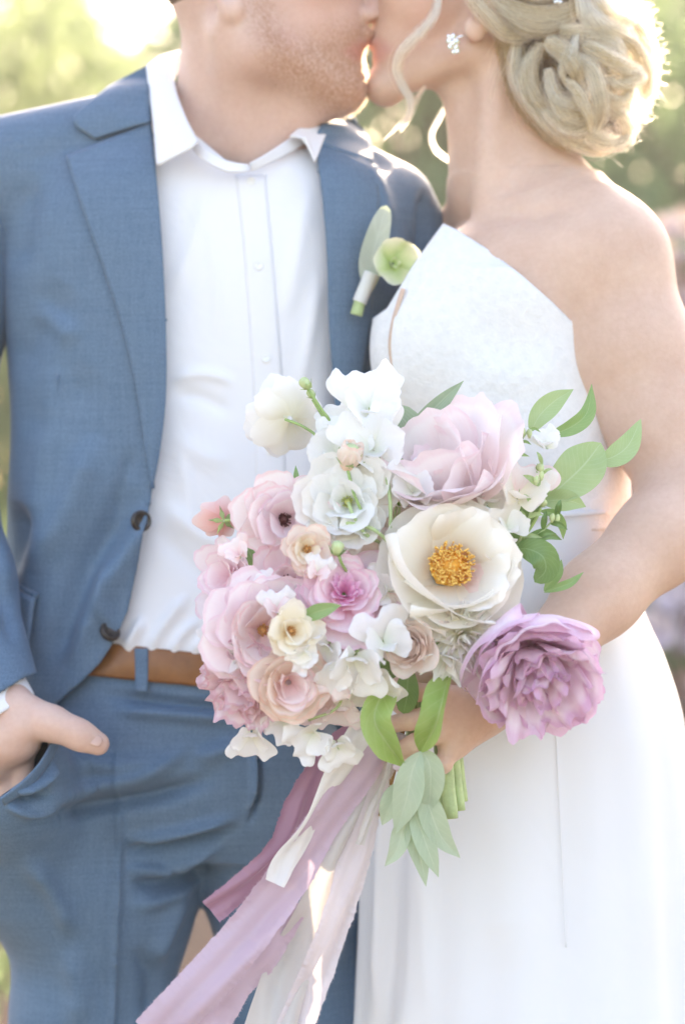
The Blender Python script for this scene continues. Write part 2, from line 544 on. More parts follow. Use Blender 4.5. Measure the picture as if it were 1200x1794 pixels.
fg = Field((-.50, -.16, .70), (.12, .30, 1.90), .0027)
fg.loft([(300, 380, .14, 190, .060), (420, 365, .13, 290, .085), (600, 350, .13, 290, .10), (800, 335, .13, 265, .095), (1000, 320, .13, 255, .095), (1180, 310, .13, 250, .10), (1390, 310, .13, 220, .08)], .03)
groom_head(fg)
fg.cone(P(340, 250, .13), P(0, 320, .12), .045, .040, .03)
fg.cone(P(500, 290, .13), P(680, 385, .15), .040, .040, .03)
fg.chain([P(-20, 330, .12), P(-110, 740, .12), P(-70, 1120, -.01)], [.045, .042, .031], .02)
hand_groom(fg)
V, F = fg.mesh(); V = relax(V, F, 1, .35)
body = gp(mesh_obj('body', V, F, M['skin_groom']))
tag(body, 'fair skin of the groom with reddish stubble along the jaw')
EXPORT_GROOM = (V, F)

# ---- the clothed form: shirt inside, jacket outside
G_TORSO = [(255, 395, .13, 175, .075), (310, 372, .13, 320, .098), (380, 362, .13, 368, .114), (480, 360, .13, 368, .124), (600, 352, .13, 350, .128), (750, 340, .13, 328, .126),
           (950, 325, .13, 322, .126), (1170, 318, .13, 322, .134), (1340, 312, .13, 342, .142)]
def g_form(f, g):
    f.loft(G_TORSO, .03, 2.35, g)
    f.cone(P(345, 232, .13), P(5, 300, .12), .058 + g, .056 + g, .03)
    f.cone(P(520, 280, .13), P(682, 360, .155), .046 + g, .046 + g, .03)
    return f
fs = g_form(Field((-.46, -.10, .86), (.16, .32, 1.66), .0033), -.014)
fj = g_form(Field((-.50, -.12, .86), (.20, .34, 1.68), .0033), .004)

V, F = fs.mesh()
SHIRT_FOLDS = [([(300, 668), (345, 655), (390, 662), (412, 680)], 9, 0.0043), ([(300, 690), (350, 696), (408, 726)], 14, -0.0043),
    ([(290, 880), (340, 930), (400, 960)], 16, 0.0054), ([(275, 920), (330, 985), (400, 1040)], 18, -0.0043),
    ([(540, 330), (520, 450), (500, 560)], 16, 0.0032), ([(370, 330), (330, 450), (300, 520)], 15, 0.0032), ([(560, 480), (540, 600), (520, 700)], 12, 0.0032),
    ([(255, 1080), (235, 1110), (215, 1140)], 9, 0.0065), ([(262, 1150), (275, 1115), (300, 1080), (330, 1040)], 10, 0.0076), ([(300, 1150), (318, 1115), (350, 1085)], 8, 0.0065),
    ([(335, 1150), (360, 1118), (400, 1105)], 9, 0.0065), ([(225, 1150), (232, 1125), (250, 1090)], 7, 0.0054), ([(300, 760), (350, 795), (408, 812)], 18, 0.0032),
    ([(360, 370), (380, 480), (385, 600)], 10, 0.0024), ([(310, 780), (330, 860), (340, 940)], 14, 0.0032)]
V = folds(V, F, SHIRT_FOLDS)
NECK_CUT = [(318, 175), (345, 238), (395, 280), (436, 291), (475, 272), (520, 232), (545, 205), (545, 100), (318, 60)]
V, F = cut(V, F, NECK_CUT, lambda c: c[:, 1] < .24, 7)
V, F = cut(V, F, [(-400, 1168), (900, 1190), (900, 1500), (-400, 1500)], None, 0)
V, F = cut(V, F, [(-300, 300), (250, 300), (272, 600), (264, 780), (245, 900), (222, 1000), (190, 1100), (60, 1240), (-300, 1240)], lambda c: c[:, 1] < .10, 0)
shirt = gp(mesh_obj('shirt', V, F, M['shirt']))
tag(shirt, 'white dress shirt open at the collar')
pk = patch('placket', fs, [(412, 306), (425, 420), (436, 560), (444, 700), (450, 900), (452, 1140)], [(466, 306), (476, 420), (488, 560), (497, 700), (502, 900), (500, 1140)], lambda u: .0006 + .0010 * np.sin(u * math.pi) ** .5, M['shirt'], shirt, 8, 60, .0012)
def disc(c, n, r, h, sides=18, rim=.25, holes=True):
    """a button: dished disc with a rolled rim"""
    prof = [(0, h * .55), (r * .55, h * .55), (r * .68, h * .95), (r * .88, h), (r, h * .55), (r * .97, 0), (0, 0)]
    q = Vector(n).normalized().to_track_quat('Z', 'Y').to_matrix(); V = []; F = []
    for i, (pr, ph) in enumerate(prof):
        for k in range(sides):
            a = 2 * math.pi * k / sides
            V.append(np.array(q @ Vector((pr * math.cos(a), pr * math.sin(a), ph))) + c)
    for i in range(len(prof) - 1):
        for k in range(sides):
            l = (k + 1) % sides; F.append((i * sides + k, i * sides + l, (i + 1) * sides + l, (i + 1) * sides + k))
    return np.array(V), F
for x, y in ((440, 318), (453, 466), (466, 628), (474, 790)):
    c = fs.front([(x, y)], .0016)[0]
    v, f = disc(c, (.05, -1, .1), .0050, .0014); mesh_obj('shirt_button', v, f, M['pearl'], shirt)

# collar stand and the two collar leaves
def ring_strip(name, lo, hi, mat, parent, thick=.0025):
    a = catmull(lo, 60); b = catmull(hi, 60)
    t = np.linspace(0, 1, 8)
    V = (a[None] * (1 - t)[:, None, None] + b[None] * t[:, None, None]).reshape(-1, 3)
    uv = np.stack(np.meshgrid(t, np.linspace(0, 1, 60), indexing='ij'), -1).reshape(-1, 2)
    o = mesh_obj(name, V, grid_faces(8, 60), mat, parent, uv=uv); solidify(o, thick, 0); return o
PW = lambda L: [P(*q) for q in L]
ring_strip('collar_stand', PW([(437, 300, .012), (398, 301, .008), (345, 270, .024), (308, 200, .085), (300, 150, .14), (330, 120, .19), (420, 120, .205), (520, 155, .20), (560, 210, .15), (535, 250, .075), (480, 282, .038), (440, 300, .020)]),
           PW([(435, 288, .012), (394, 281, .012), (345, 246, .028), (310, 170, .082), (302, 115, .14), (330, 88, .19), (420, 90, .202), (515, 125, .195), (553, 180, .145), (526, 226, .075), (475, 264, .036), (438, 286, .016)]), M['shirt'], shirt)
def leaf_collar(name, top, low, sag=.004, n=44):
    """pointed collar leaf: smooth fold line above, straight cut edges below"""
    t = np.linspace(0, 1, 12); tt = np.linspace(0, len(top) - 1, n); ii = np.arange(len(top))
    a = np.array(PW(top)); a = np.stack([np.interp(tt, ii, a[:, c]) for c in range(3)], 1)
    for _ in range(6): a[1:-1] = .5 * a[1:-1] + .25 * (a[:-2] + a[2:])
    b = np.array(PW(low)); b = np.stack([np.interp(tt, ii, b[:, c]) for c in range(3)], 1)
    V = a[None] * (1 - t)[:, None, None] + b[None] * t[:, None, None]
    V[..., 1] -= (np.sin(t * math.pi) ** .7 * sag)[:, None]
    uv = np.stack(np.meshgrid(t, np.linspace(0, 1, n), indexing='ij'), -1).reshape(-1, 2)
    o = mesh_obj(name, V.reshape(-1, 3), grid_faces(12, n), M['shirt'], shirt, uv=uv); solidify(o, .0030, 0); return o
leaf_collar('collar_leaf', [(348, 250, .010), (330, 215, .026), (311, 168, .062), (301, 118, .112), (318, 90, .165), (360, 78, .200)],
            [(338, 258, .000), (276, 292, .004), (270, 215, .044), (257, 118, .108), (280, 100, .180), (320, 98, .215)], .005)
leaf_collar('collar_leaf', [(508, 240, .048), (534, 216, .080), (554, 184, .125), (545, 150, .185)],
            [(536, 240, .040), (552, 284, .036), (578, 216, .092), (585, 190, .200)], .003)
# ---- jacket
jac = empty('jacket', (0, 0, 0)); gp(jac)
tag(jac, 'slate blue wool suit jacket hanging open')
V, F = fj.mesh()
J_FOLDS = [([(236, 850), (200, 920), (150, 1000), (110, 1110), (70, 1210)], 28, -.017), ([(285, 880), (230, 960), (170, 1060), (120, 1170)], 22, 0.0138), ([(110, 640), (85, 800), (60, 960)], 30, 0.0103),
    ([(20, 660), (60, 590), (120, 500)], 34, -.008), ([(55, 540), (90, 560), (140, 600)], 20, 0.0069), ([(170, 760), (120, 900), (50, 1000)], 26, 0.0138), ([(235, 780), (215, 850), (195, 910)], 14, -.005), ([(40, 880), (15, 960), (-10, 1020)], 24, -0.0207),
    ([(200, 1110), (180, 1050), (190, 980)], 14, 0.0103), ([(640, 600), (645, 700), (640, 820)], 20, -0.0138), ([(600, 230), (640, 260), (690, 300)], 16, -0.0103), ([(625, 280), (660, 330), (680, 400)], 16, 0.0086),
    ([(60, 300), (40, 400), (30, 480)], 22, -0.0069), ([(40, 760), (100, 720), (170, 650)], 34, -.005), ([(745, 330), (742, 400), (735, 500)], 10, -0.0138)]
V = folds(V, F, J_FOLDS)
OPENING = [(262, 60), (262, 118), (266, 220), (273, 290), (284, 450), (290, 600), (289, 700), (278, 800), (264, 870), (252, 930), (240, 1000), (224, 1070), (205, 1115), (176, 1160), (140, 1196), (104, 1226), (92, 1240),
           (90, 1600), (640, 1600), (655, 1290), (628, 1230), (612, 1100), (606, 900), (600, 800), (592, 690), (583, 560), (580, 450), (572, 380), (556, 275), (562, 190), (560, 60)]
V, F = cut(V, F, OPENING, lambda c: c[:, 1] < .14, 9)
V, F = cut(V, F, [(-400, 1238), (92, 1240), (640, 1296), (1000, 1300), (1000, 1700), (-400, 1700)], None, 9)
jb = mesh_obj('jacket_body', V, F, M['suit'], jac); solidify(jb, .0030, -1)

lapel_off = lambda u: .0055 + .004 * u
lp = patch('lapel', fj, [(264, 214), (274, 300), (286, 450), (292, 600), (291, 700), (281, 790), (268, 856)], [(115, 272), (133, 330), (168, 432), (205, 540), (235, 660), (254, 780), (266, 856)], lambda u: .0045 + .0035 * np.sin(np.clip(u, 0, 1) * math.pi * .9), M['suit'], jac, 22, 60, .0035)
patch('jacket_collar', fj, [(262, 112), (262, 160), (265, 212)], [(190, 150), (128, 208), (166, 243)], lambda u: .0075 + .002 * np.sin(u * math.pi), M['suit'], jac, 14, 24, .0035)
patch('lapel', fj, [(552, 236), (565, 350), (573, 450), (576, 560), (585, 690), (593, 820)], [(662, 290), (664, 360), (660, 440), (650, 560), (628, 690), (602, 820)], lambda u: .0045 + .0035 * np.sin(u * math.pi * .9), M['suit'], jac, 20, 50, .0035)
patch('jacket_collar', fj, [(574, 192), (562, 220), (551, 246)], [(622, 210), (650, 246), (654, 284)], lambda u: .008 + .002 * np.sin(u * math.pi), M['suit'], jac, 12, 20, .0035)
# pocket flap with its welt, front dart seam
patch('pocket_flap', fj, [(-60, 1012), (0, 1022), (60, 1048)], [(-60, 1120), (0, 1130), (47, 1146)], lambda u: .008 + .003 * u, M['suit'], jac, 10, 20, .004)
patch('pocket_welt', fj, [(-60, 1000), (0, 1010), (68, 1040)], [(-60, 1010), (0, 1020), (64, 1049)], .0045, M['suit'], jac, 4, 20, .002)
patch('dart_seam', fj, [(100, 655), (96, 740), (90, 890)], [(103, 655), (99, 740), (92, 890)], .0030, M['suit'], jac, 3, 20, .001)
for x, y, nrm in ((246, 913, (.55, -1, .05)), (192, 1108, (.5, -.75, .55))):
    c = fj.front([(x, y)], .003)[0]
    v, f = disc(c, nrm, .0115, .0060, 24); mesh_obj('jacket_button', v, f, M['button'], jac)

# ---- sleeves
def sleeve(name, pts, rad, lo, hi, cutpoly, fold, mat=M['suit'], thick=.003, parent=jac, snap=9):
    f = Field(lo, hi, .0033); f.chain(pts, rad, .03)
    V, F = f.mesh(); V = folds(V, F, fold)
    if cutpoly: V, F = cut(V, F, cutpoly, None, snap)
    o = mesh_obj(name, V, F, mat, parent); solidify(o, thick, -1); return o
sleeve('sleeve', [P(-36, 300, .118), P(-90, 520, .12), P(-125, 760, .10), P(-70, 1020, .02), P(-2, 1240, -.058)], [.058, .068, .064, .054, .047],
       (-.55, -.16, .9), (-.25, .26, 1.62), [(-220, 1300), (-60, 1242), (0, 1212), (44, 1186), (120, 1160), (200, 1400), (-200, 1500)],
       [([(-40, 900), (0, 960), (20, 1040)], 14, 0.0090), ([(-30, 1000), (10, 1060), (25, 1130)], 12, -0.0090), ([(-60, 600), (-20, 660), (10, 700)], 20, 0.0090)])
sleeve('sleeve', [P(690, 362, .158), P(760, 560, .20), P(800, 760, .28), P(900, 960, .30)], [.047, .060, .058, .050], (.0, .05, .95), (.30, .42, 1.55), None, [])
sleeve('shirt_cuff', [P(-60, 1130, -.025), P(14, 1280, -.070)], [.039, .0415], (-.48, -.16, .9), (-.28, .08, 1.12), [(-220, 1350), (-60, 1302), (0, 1250), (48, 1222), (120, 1190), (200, 1500), (-200, 1500)], [], M['shirt'], .002, shirt)

# ---- trousers
ft = Field((-.50, -.14, .02), (.16, .34, 1.10), .0036)
G_HIP = [(1120, 303, .13, 268, .114), (1180, 302, .13, 276, .118), (1260, 300, .128, 295, .124), (1350, 300, .125, 305, .128), (1430, 305, .13, 300, .122), (1490, 312, .135, 270, .105)]
ft.loft(G_HIP, .03, 2.3)
ft.chain([P(145, 1400, .122), P(174, 1560, .118), P(162, 1800, .115), P(158, 2130, .115), P(148, 2500, .15), P(146, 2815, .17)], [.100, .1020, .083, .068, .062, .058], .035)
ft.chain([P(474, 1400, .135), P(512, 1560, .135), P(528, 1800, .135), P(520, 2130, .135), P(522, 2500, .165), P(522, 2815, .18)], [.098, .090, .081, .068, .061, .058], .022)
ft.chain([P(-30, 1310, -.030), P(4, 1362, -.048), P(36, 1520, .050)], [.050, .054, .066], .06)         # the hand filling the pocket
V, F = ft.mesh()
T_FOLDS = [([(60, 1420), (160, 1380), (260, 1360), (330, 1310)], 12, 0.0153), ([(40, 1450), (160, 1415), (270, 1395), (380, 1360)], 14, -0.0179), ([(100, 1330), (200, 1345), (300, 1330)], 16, 0.0102),
    ([(220, 1470), (300, 1460), (420, 1430)], 9, 0.0127), ([(215, 1490), (310, 1482), (420, 1450)], 9, -0.0153), ([(215, 1525), (300, 1518), (390, 1480)], 10, 0.0127), ([(225, 1550), (300, 1545), (370, 1510)], 10, -0.0127),
    ([(230, 1590), (300, 1570), (360, 1530)], 12, 0.0102), ([(40, 1500), (90, 1560), (130, 1640)], 16, 0.0127), ([(180, 1215), (280, 1228), (400, 1240), (480, 1240)], 8, -0.0102), ([(200, 1245), (300, 1252), (420, 1262)], 10, 0.0102),
    ([(206, 1290), (210, 1400), (207, 1500), (203, 1650), (196, 1800), (192, 2100)], 4.5, 0.0114), ([(452, 1290), (456, 1370), (446, 1420), (434, 1446)], 4, -0.0153), ([(444, 1290), (446, 1370), (438, 1420)], 5, 0.0102),
    ([(10, 1392), (40, 1402), (90, 1388)], 6, -0.0179), ([(15, 1380), (45, 1385), (85, 1360), (96, 1330)], 7, 0.0153), ([(5, 1408), (60, 1425), (110, 1410)], 7, 0.0102), ([(240, 1660), (270, 1720), (260, 1790)], 18, -0.0102), ([(120, 1660), (140, 1740), (130, 1800)], 20, 0.0102),
    ([(330, 1560), (300, 1620), (260, 1700)], 14, 0.0102), ([(560, 1450), (580, 1560), (590, 1700)], 14, 0.0127), ([(420, 1300), (380, 1320), (340, 1330)], 14, 0.0102)]
V = folds(V, F, T_FOLDS)
WAIST = [(-300, 1140), (165, 1134), (300, 1142), (390, 1150), (640, 1160), (1000, 1160), (1000, 900), (-300, 900)]
V, F = cut(V, F, WAIST, None, 9)
V, F = cut(V, F, [(106, 1250), (104, 1288), (80, 1332), (42, 1366), (0, 1396), (-60, 1436), (-160, 1440), (-160, 1240)], lambda c: c[:, 1] < -.02, 9)
trs = gp(mesh_obj('trousers', V, F, M['suit'])); tag(trs, 'blue wool suit trousers with pressed front crease')
# slanted pocket mouth, worn open by the hand
patch('pocket_edge', ft, [(100, 1262), (96, 1292), (72, 1336), (38, 1372), (2, 1400)], [(112, 1262), (108, 1296), (84, 1344), (50, 1384), (8, 1412)], lambda u: .008 * (1 - u) + .0035, M['suit'], trs, 5, 30, .002)
# belt, loops
def belt_ring(f, z_at, half, off, n=140):
    V = []
    for i in range(n):
        a = 2 * math.pi * i / n
        cpx = P(303, 1160, .13)
        for h in (-1, -.85, .85, 1):
            r = .08
            d = np.array((math.cos(a), math.sin(a), 0)); q0 = cpx.copy(); q0[2] = z_at(a) + h * half
            rs = np.linspace(.06, .24, 160); pts = q0[None] + d[None] * rs[:, None]
            s = f.sample(pts); k = np.where(s > 0)[0]
            r = rs[k[0]] if len(k) else .17
            V.append(q0 + d * (r + off - (.0012 if abs(h) == 1 else 0)))
    return np.array(V).reshape(n, 4, 3)
zb = P(0, 1166, .02)[2]
V = belt_ring(ft, lambda a: zb - .012 * math.cos(a), .0165, .0035)
o = mesh_obj('belt', V.reshape(-1, 3), grid_faces(140, 4, True)[:, ::-1], M['belt'], None); solidify(o, .003, -1); gp(o); tag(o, 'tan leather belt'); belt = o
for x in (356, 381):
    c = ft.front([(x, 1176)], .0042)[0]
    v, f = disc(c, (.1, -1, 0), .0028, .0008, 12); mesh_obj('belt_hole', v, f, mat_plain('belt_hole', (.10, .035, .012), .8), belt)
for x in (248, 520, 60):
    patch('belt_loop', ft, [(x - 12, 1136), (x - 11, 1175), (x - 11, 1212)], [(x + 12, 1136), (x + 12, 1175), (x + 11, 1213)], lambda u: .0075 + .0012 * np.sin(u * math.pi), M['suit'], trs, 6, 16, .002)
# shoes (under the frame)
for x, yy in ((140, .14), (520, .15)):
    c = P(x, 2880, yy); f = Field(c - np.array((.08, .28, .01)), c + np.array((.08, .14, .14)), .006)
    f.cone(c + np.array((0, .04, .045)), c + np.array((0, -.12, .035)), .040, .042, .03); f.cone(c + np.array((0, -.12, .032)), c + np.array((0, -.20, .028)), .040, .026, .03)
    V, F = f.mesh(); V[:, 2] = np.maximum(V[:, 2], .004); gp(mesh_obj('shoe', V, F, mat_plain('shoe_leather', (.12, .05, .02), .35)))
# thumb nail
def nail(body_v, c, ax, up, l, w, mat, parent, curve=.3):
    ax = np.array(Vector(ax).normalized()); up = np.array(Vector(up).normalized()); sd = np.cross(ax, up)
    V = []
    for i in range(9):
        t = i / 8
        ww = w * (1 - .25 * (2 * t - 1) ** 4) * (1 if t < .75 else math.sqrt(max(0, 1 - ((t - .75) / .3) ** 2)))
        for j in range(7):
            s = j / 3 - 1
            V.append(c + ax * l * (t - .5) + sd * ww * s * .5 - up * (curve * w * .5 * s * s) - up * (.0012 * (2 * t - 1) ** 2))
    o = mesh_obj('nail', V, grid_faces(9, 7), mat, parent); solidify(o, .0008, 0); return o
M['nail'] = mat_plain('nail', (.66, .43, .36), .3)
o = nail(None, P(167, 1296, -.1090), (34, 0, -15), (.10, -.86, .42), .0150, .0125, M['nail'], None, .22); o.parent = body

# groom's short hair
fh = Field((-.27, -.04, 1.70), (.06, .20, 1.91), .004)
fh.ball(P(418, -122, .075), (.104, .081, .110), .02); fh.ball(P(362, -75, .075), (.040, .060, .050), .03)
fh.ball(P(560, 10, .075), (.075, .10, .085), .01, sub=True)
V, F = fh.mesh()
M['hair_groom'] = mat_plain('groom_hair', (.16, .10, .06), .6, var=.5, scale=220, bumpy=.8)
gp(mesh_obj('hair', V, F, M['hair_groom']))

# ------------------------------------------------------------------ the bride
b_root = empty('person', P(900, 2880, .05), label='bride in strapless white gown with blonde updo, her arm holding the bouquet', cat='person')
def bp(o):
    o.parent = b_root; o.matrix_parent_inverse = Matrix.Translation(-Vector(b_root.location)); return o

def bride_head(f, yo=.085):
    p = lambda x, y, d=0: P(x, y, yo + d)
    f.ball(p(880, -110), (.096, .073, .100), .03)
    f.ball(p(755, -30), (.062, .056, .090), .03)
    f.ball(p(744, 70), (.050, .042, .050), .025)
    for s in (-1, 1):
        f.cone(p(845, 20, s * .050), p(822, 88, s * .047), .013, .015, .022)
        f.cone(p(822, 92, s * .046), p(676, 153, s * .008), .015, .0135, .020)
        f.ball(p(735, -20, s * .040), (.036, .022, .032), .03)
        f.cone(p(715, -100, s * .036), p(672, -112, s * .012), .010, .010, .02)
        f.ball(p(700, -75, s * .032), (.013, .013, .009), .008)
    f.ball(p(674, 153), (.0175, .018, .0165), .018)
    f.ball(p(702, 80), (.025, .027, .034), .025)
    f.ball(p(668, 102), (.0085, .018, .0066), .005)
    f.ball(p(660, 79), (.0095, .018, .0058), .004)
    f.cone(p(668, -95), p(640, 6), .008, .0105, .012)
    f.ball(p(640, 10), (.0105, .010, .009), .008)
    for s in (-1, 1): f.ball(p(656, 20, s * .010), (.010, .007, .008), .006)
    for s in (-1, 1):
        f.ball(p(856, -5, s * .076), (.018, .0085, .030), .006)
        f.ball(p(832, 50, s * .075), (.0125, .0075, .0140), .006)
        f.cone(p(846, 44, s * .077), p(888, 22, s * .080), .0065, .005, .006)
        f.ball(p(838, 18, s * .084), (.009, .007, .011), .004, sub=True)
    f.cone(p(858, 60, .008), P(884, 300, .085), .046, .0515, .025)
    f.cone(p(800, 140), P(854, 300, .065), .018, .022, .025)
    f.cone(p(868, 80, -.040), P(848, 380, .030), .010, .009, .025)
    f.cone(P(905, 290, .125), P(1010, 410, .085), .046, .050, .07)

BR_K = dict()
def bride_torso(f, g=0.0):
    f.loft([(388, 905, .075, 70, .050), (430, 905, .07, 150, .105), (520, 890, .065, 178, .125), (650, 880, .06, 185, .128), (780, 888, .055, 172, .118), (890, 900, .05, 165, .112), (1000, 905, .05, 200, .130), (1150, 905, .05, 235, .150)], .03, 2.2, g)
    f.cone(P(900, 318, .085), P(1026, 404, .020), .040 + g, .050 + g, .07)
    f.cone(P(880, 330, .10), P(840, 420, .185), .044 + g, .050 + g, .04)

fb = Field((-.02, -.30, .90), (.48, .30, 1.90), .0024)
bride_torso(fb); bride_head(fb)
# near arm: shoulder, upper arm, forearm, wrist
fb.ball(P(1066, 462, -.005), (.060, .058, .068), .035)
fb.chain([P(1074, 462, -.005), P(1112, 620, -.022), P(1158, 740, -.040), P(1206, 866, -.066)], [.055, .0575, .0515, .046], .03)
fb.chain([P(1206, 866, -.066), P(1150, 948, -.105), P(1048, 1044, -.148), P(950, 1150, -.190), P(896, 1218, -.212)], [.0455, .0440, .0390, .029, .0250], .02)
fb.cone(P(1010, 560, .02), P(1035, 470, .0), .03, .03, .03)
# unseen far arm, routed between the bodies to block sun from the ribbons
fb.chain([P(830, 440, .185), P(770, 650, .170), P(684, 850, .130), P(666, 1000, .105), P(670, 1115, .030), P(708, 1180, -.130)], [.045, .042, .041, .039, .036, .026], .03)
fb.chain([P(708, 1180, -.130), P(726, 1205, -.178), P(738, 1225, -.19)], [.025, .026, .022], .02)
# collar bones
fb.cone(P(846, 392, .022), P(940, 372, .000), .0065, .007, .022); fb.cone(P(940, 372, .000), P(1040, 345, -.012), .007, .008, .025)
# hand closed round the stems
HY = -.232
wrist = P(896, 1218, -.212)
fb.cone(wrist, P(840, 1244, -.232), .025, .024, .015)
kn = [P(772, 1216, HY - .026), P(766, 1250, HY - .030), P(772, 1282, HY - .028), P(790, 1312, HY - .020)]
for k_ in kn: fb.cone(P(852, 1240, -.226), k_, .018, .0102, .012)
fb.cone(P(830, 1262, -.225), P(796, 1300, HY - .012), .018, .013, .015)
FING = [[kn[0], P(722, 1212, HY - .034), P(680, 1218, HY - .018), P(672, 1226, HY + .006)],
        [kn[1], P(716, 1262, HY - .040), P(676, 1272, HY - .024), P(664, 1278, HY + .000)],
        [kn[2], P(724, 1304, HY - .038), P(690, 1320, HY - .026), P(678, 1328, HY - .004)],
        [kn[3], P(776, 1340, HY - .026), P(738, 1342, HY - .030), P(702, 1342, HY - .030)]]
for fi, rr in zip(FING, (.0088, .0090, .0088, .0082)):
    fb.chain(fi, [rr * 1.10, rr * 1.0, rr * .92, rr * .80], .0045)
fb.chain([P(848, 1226, -.214), P(800, 1196, -.212), P(755, 1186, -.205), P(716, 1190, -.20)], [.016, .0125, .0112, .0095], .010)
V, F = fb.mesh(); V = relax(V, F, 1, .35)
BR_BODY = (V, F)
bbody = bp(mesh_obj('body', V, F, M['skin_bride'])); tag(bbody, 'lightly tanned bare skin of neck, shoulder and arm')
M['polish'] = mat_plain('nail_polish', (.80, .62, .72), .18, coat=.6)
o = nail(None, P(697, 1342, HY - .0385), (-1, -.25, 0), (-.25, -.9, .15), .011, .0090, M['polish'], None, .35); o.parent = bbody

# ---- gown
gown = empty('wedding_gown', (0, 0, 0)); bp(gown); tag(gown, 'strapless white gown with lace bodice and smooth crepe skirt')
def mat_lace():
    m, nt, N, L, b = new_mat('gown_lace')
    w = N.new('ShaderNodeTexWave'); w.wave_type = 'RINGS'; tc = N.new('ShaderNodeTexCoord'); v = N.new('ShaderNodeTexVoronoi')
    v.inputs['Scale'].default_value = 95; L.new(tc.outputs['Object'], v.inputs['Vector'])
    n = noise(nt, 75, 3, dist=2.0); n2 = noise(nt, 300, 2)
    w.inputs['Scale'].default_value = 9; w.inputs['Distortion'].default_value = 6; w.inputs['Detail'].default_value = 3; w.inputs['Detail Scale'].default_value = 2
    L.new(tc.outputs['Object'], w.inputs['Vector'])
    h = mixc(nt, .55, v.outputs['Distance'], n.outputs['Fac']); h2 = mixc(nt, .35, h, n2.outputs['Fac'])
    L.new(ramp(nt, h2, [(.25, (.73, .735, .74)), (.7, (.83, .83, .83))]).outputs['Color'], b.inputs['Base Color'])
    b.inputs['Roughness'].default_value = .7
    L.new(bump(nt, h2, .55, .004).outputs['Normal'], b.inputs['Normal'])
    return m
M['lace'] = mat_lace()
fd = Field((-.02, -.20, .93), (.42, .36, 1.56), .003)
fd.loft([(500, 890, .065, 178, .125), (650, 885, .06, 190, .128), (780, 900, .055, 196, .120), (890, 910, .05, 192, .114), (960, 912, .05, 200, .125)], .03, 2.2, .004)
rt = Matrix.Rotation(R(-24), 3, 'Y')
fd.ball(P(772, 560, .008), (.060, .062, .105), .035, rot=Matrix.Rotation(R(20), 3, 'Y'))
fd.ball(P(756, 600, .012), (.053, .060, .070), .04)
fd.ball(P(764, 590, .115), (.055, .055, .075), .03)
fd.cone(P(780, 440, .012), P(900, 520, -.040), .018, .018, .05)
V, F = fd.mesh()
TOP = [(560, 600), (650, 560), (678, 540), (722, 466), (776, 391), (800, 402), (860, 440), (915, 483), (966, 528), (1000, 562), (1300, 640), (1300, 200), (560, 200)]
V, F = cut(V, F, TOP, None, 9)
V, F = cut(V, F, [(500, 930), (1300, 930), (1300, 1100), (500, 1100)], None, 9)
V = folds(V, F, [([(705, 520), (692, 600), (700, 690)], 9, .004), ([(820, 640), (900, 660), (980, 640)], 30, .003)])
bod = mesh_obj('bodice', V, F, M['lace'], gown); solidify(bod, .0025, -1)
patch('neckline_sliver', fd, [(702, 505), (686, 560), (680, 610), (690, 668)], [(709, 506), (693, 560), (687, 610), (697, 668)], .0035, M['skin_bride'], gown, 4, 24, .001)  # skin-coloured strip laid on the bodice for the sliver inside the plunging V
fk = Field((-.02, -.28, .0), (.52, .40, 1.22), .0045)
fk.loft([(880, 910, .05, 194, .118), (960, 910, .05, 203, .130), (1060, 905, .05, 222, .150), (1160, 912, .05, 258, .165), (1280, 918, .05, 285, .180), (1500, 925, .05, 298, .195), (1800, 938, .05, 322, .215), (2300, 950, .05, 370, .26), (2868, 960, .05, 430, .31)], .02, 2.15)
V, F = fk.mesh()
ang = np.arctan2(V[:, 1] - .05, V[:, 0] - P(925, 1500, .05)[0]); dn = np.clip((1.02 - V[:, 2]) / .5, 0, 1.6)
N_ = vnormals(V, F)
V = V + N_ * (dn * (.0055 * np.sin(ang * 11 + 1.0 + V[:, 2] * .8) + .004 * np.sin(ang * 19 + 2.2 - V[:, 2])))[:, None] * (np.abs(N_[:, 2:3]) < .7)
V = folds(V, F, [([(672, 1350), (668, 1550), (660, 1794)], 12, .010), ([(700, 1400), (696, 1600), (690, 1794)], 12, -.008), ([(990, 1050), (1060, 1120), (1090, 1250)], 26, .004), ([(860, 1350), (880, 1500), (890, 1700)], 40, .005),
    ([(740, 1480), (745, 1640), (750, 1794)], 16, .004), ([(1090, 1180), (1120, 1400), (1130, 1700)], 40, .005), ([(1020, 1090), (960, 1130), (900, 1150)], 16, .003)])
V, F = cut(V, F, [(400, 893), (1400, 893), (1400, 700), (400, 700)], None, 9)
sk = mesh_obj('skirt', V, F, M['dress'], gown); solidify(sk, .0025, -1)
patch('skirt_seam', fk, [(968, 1190), (978, 1400), (990, 1660)], [(970, 1190), (980, 1400), (992, 1660)], .0006, M['dress'], gown, 3, 40, .0006)
patch('waist_seam', fk, [(720, 893), (850, 902), (960, 900), (1066, 893)], [(720, 901), (850, 909), (960, 907), (1066, 900)], .0055, M['dress'], gown, 4, 40, .0015)
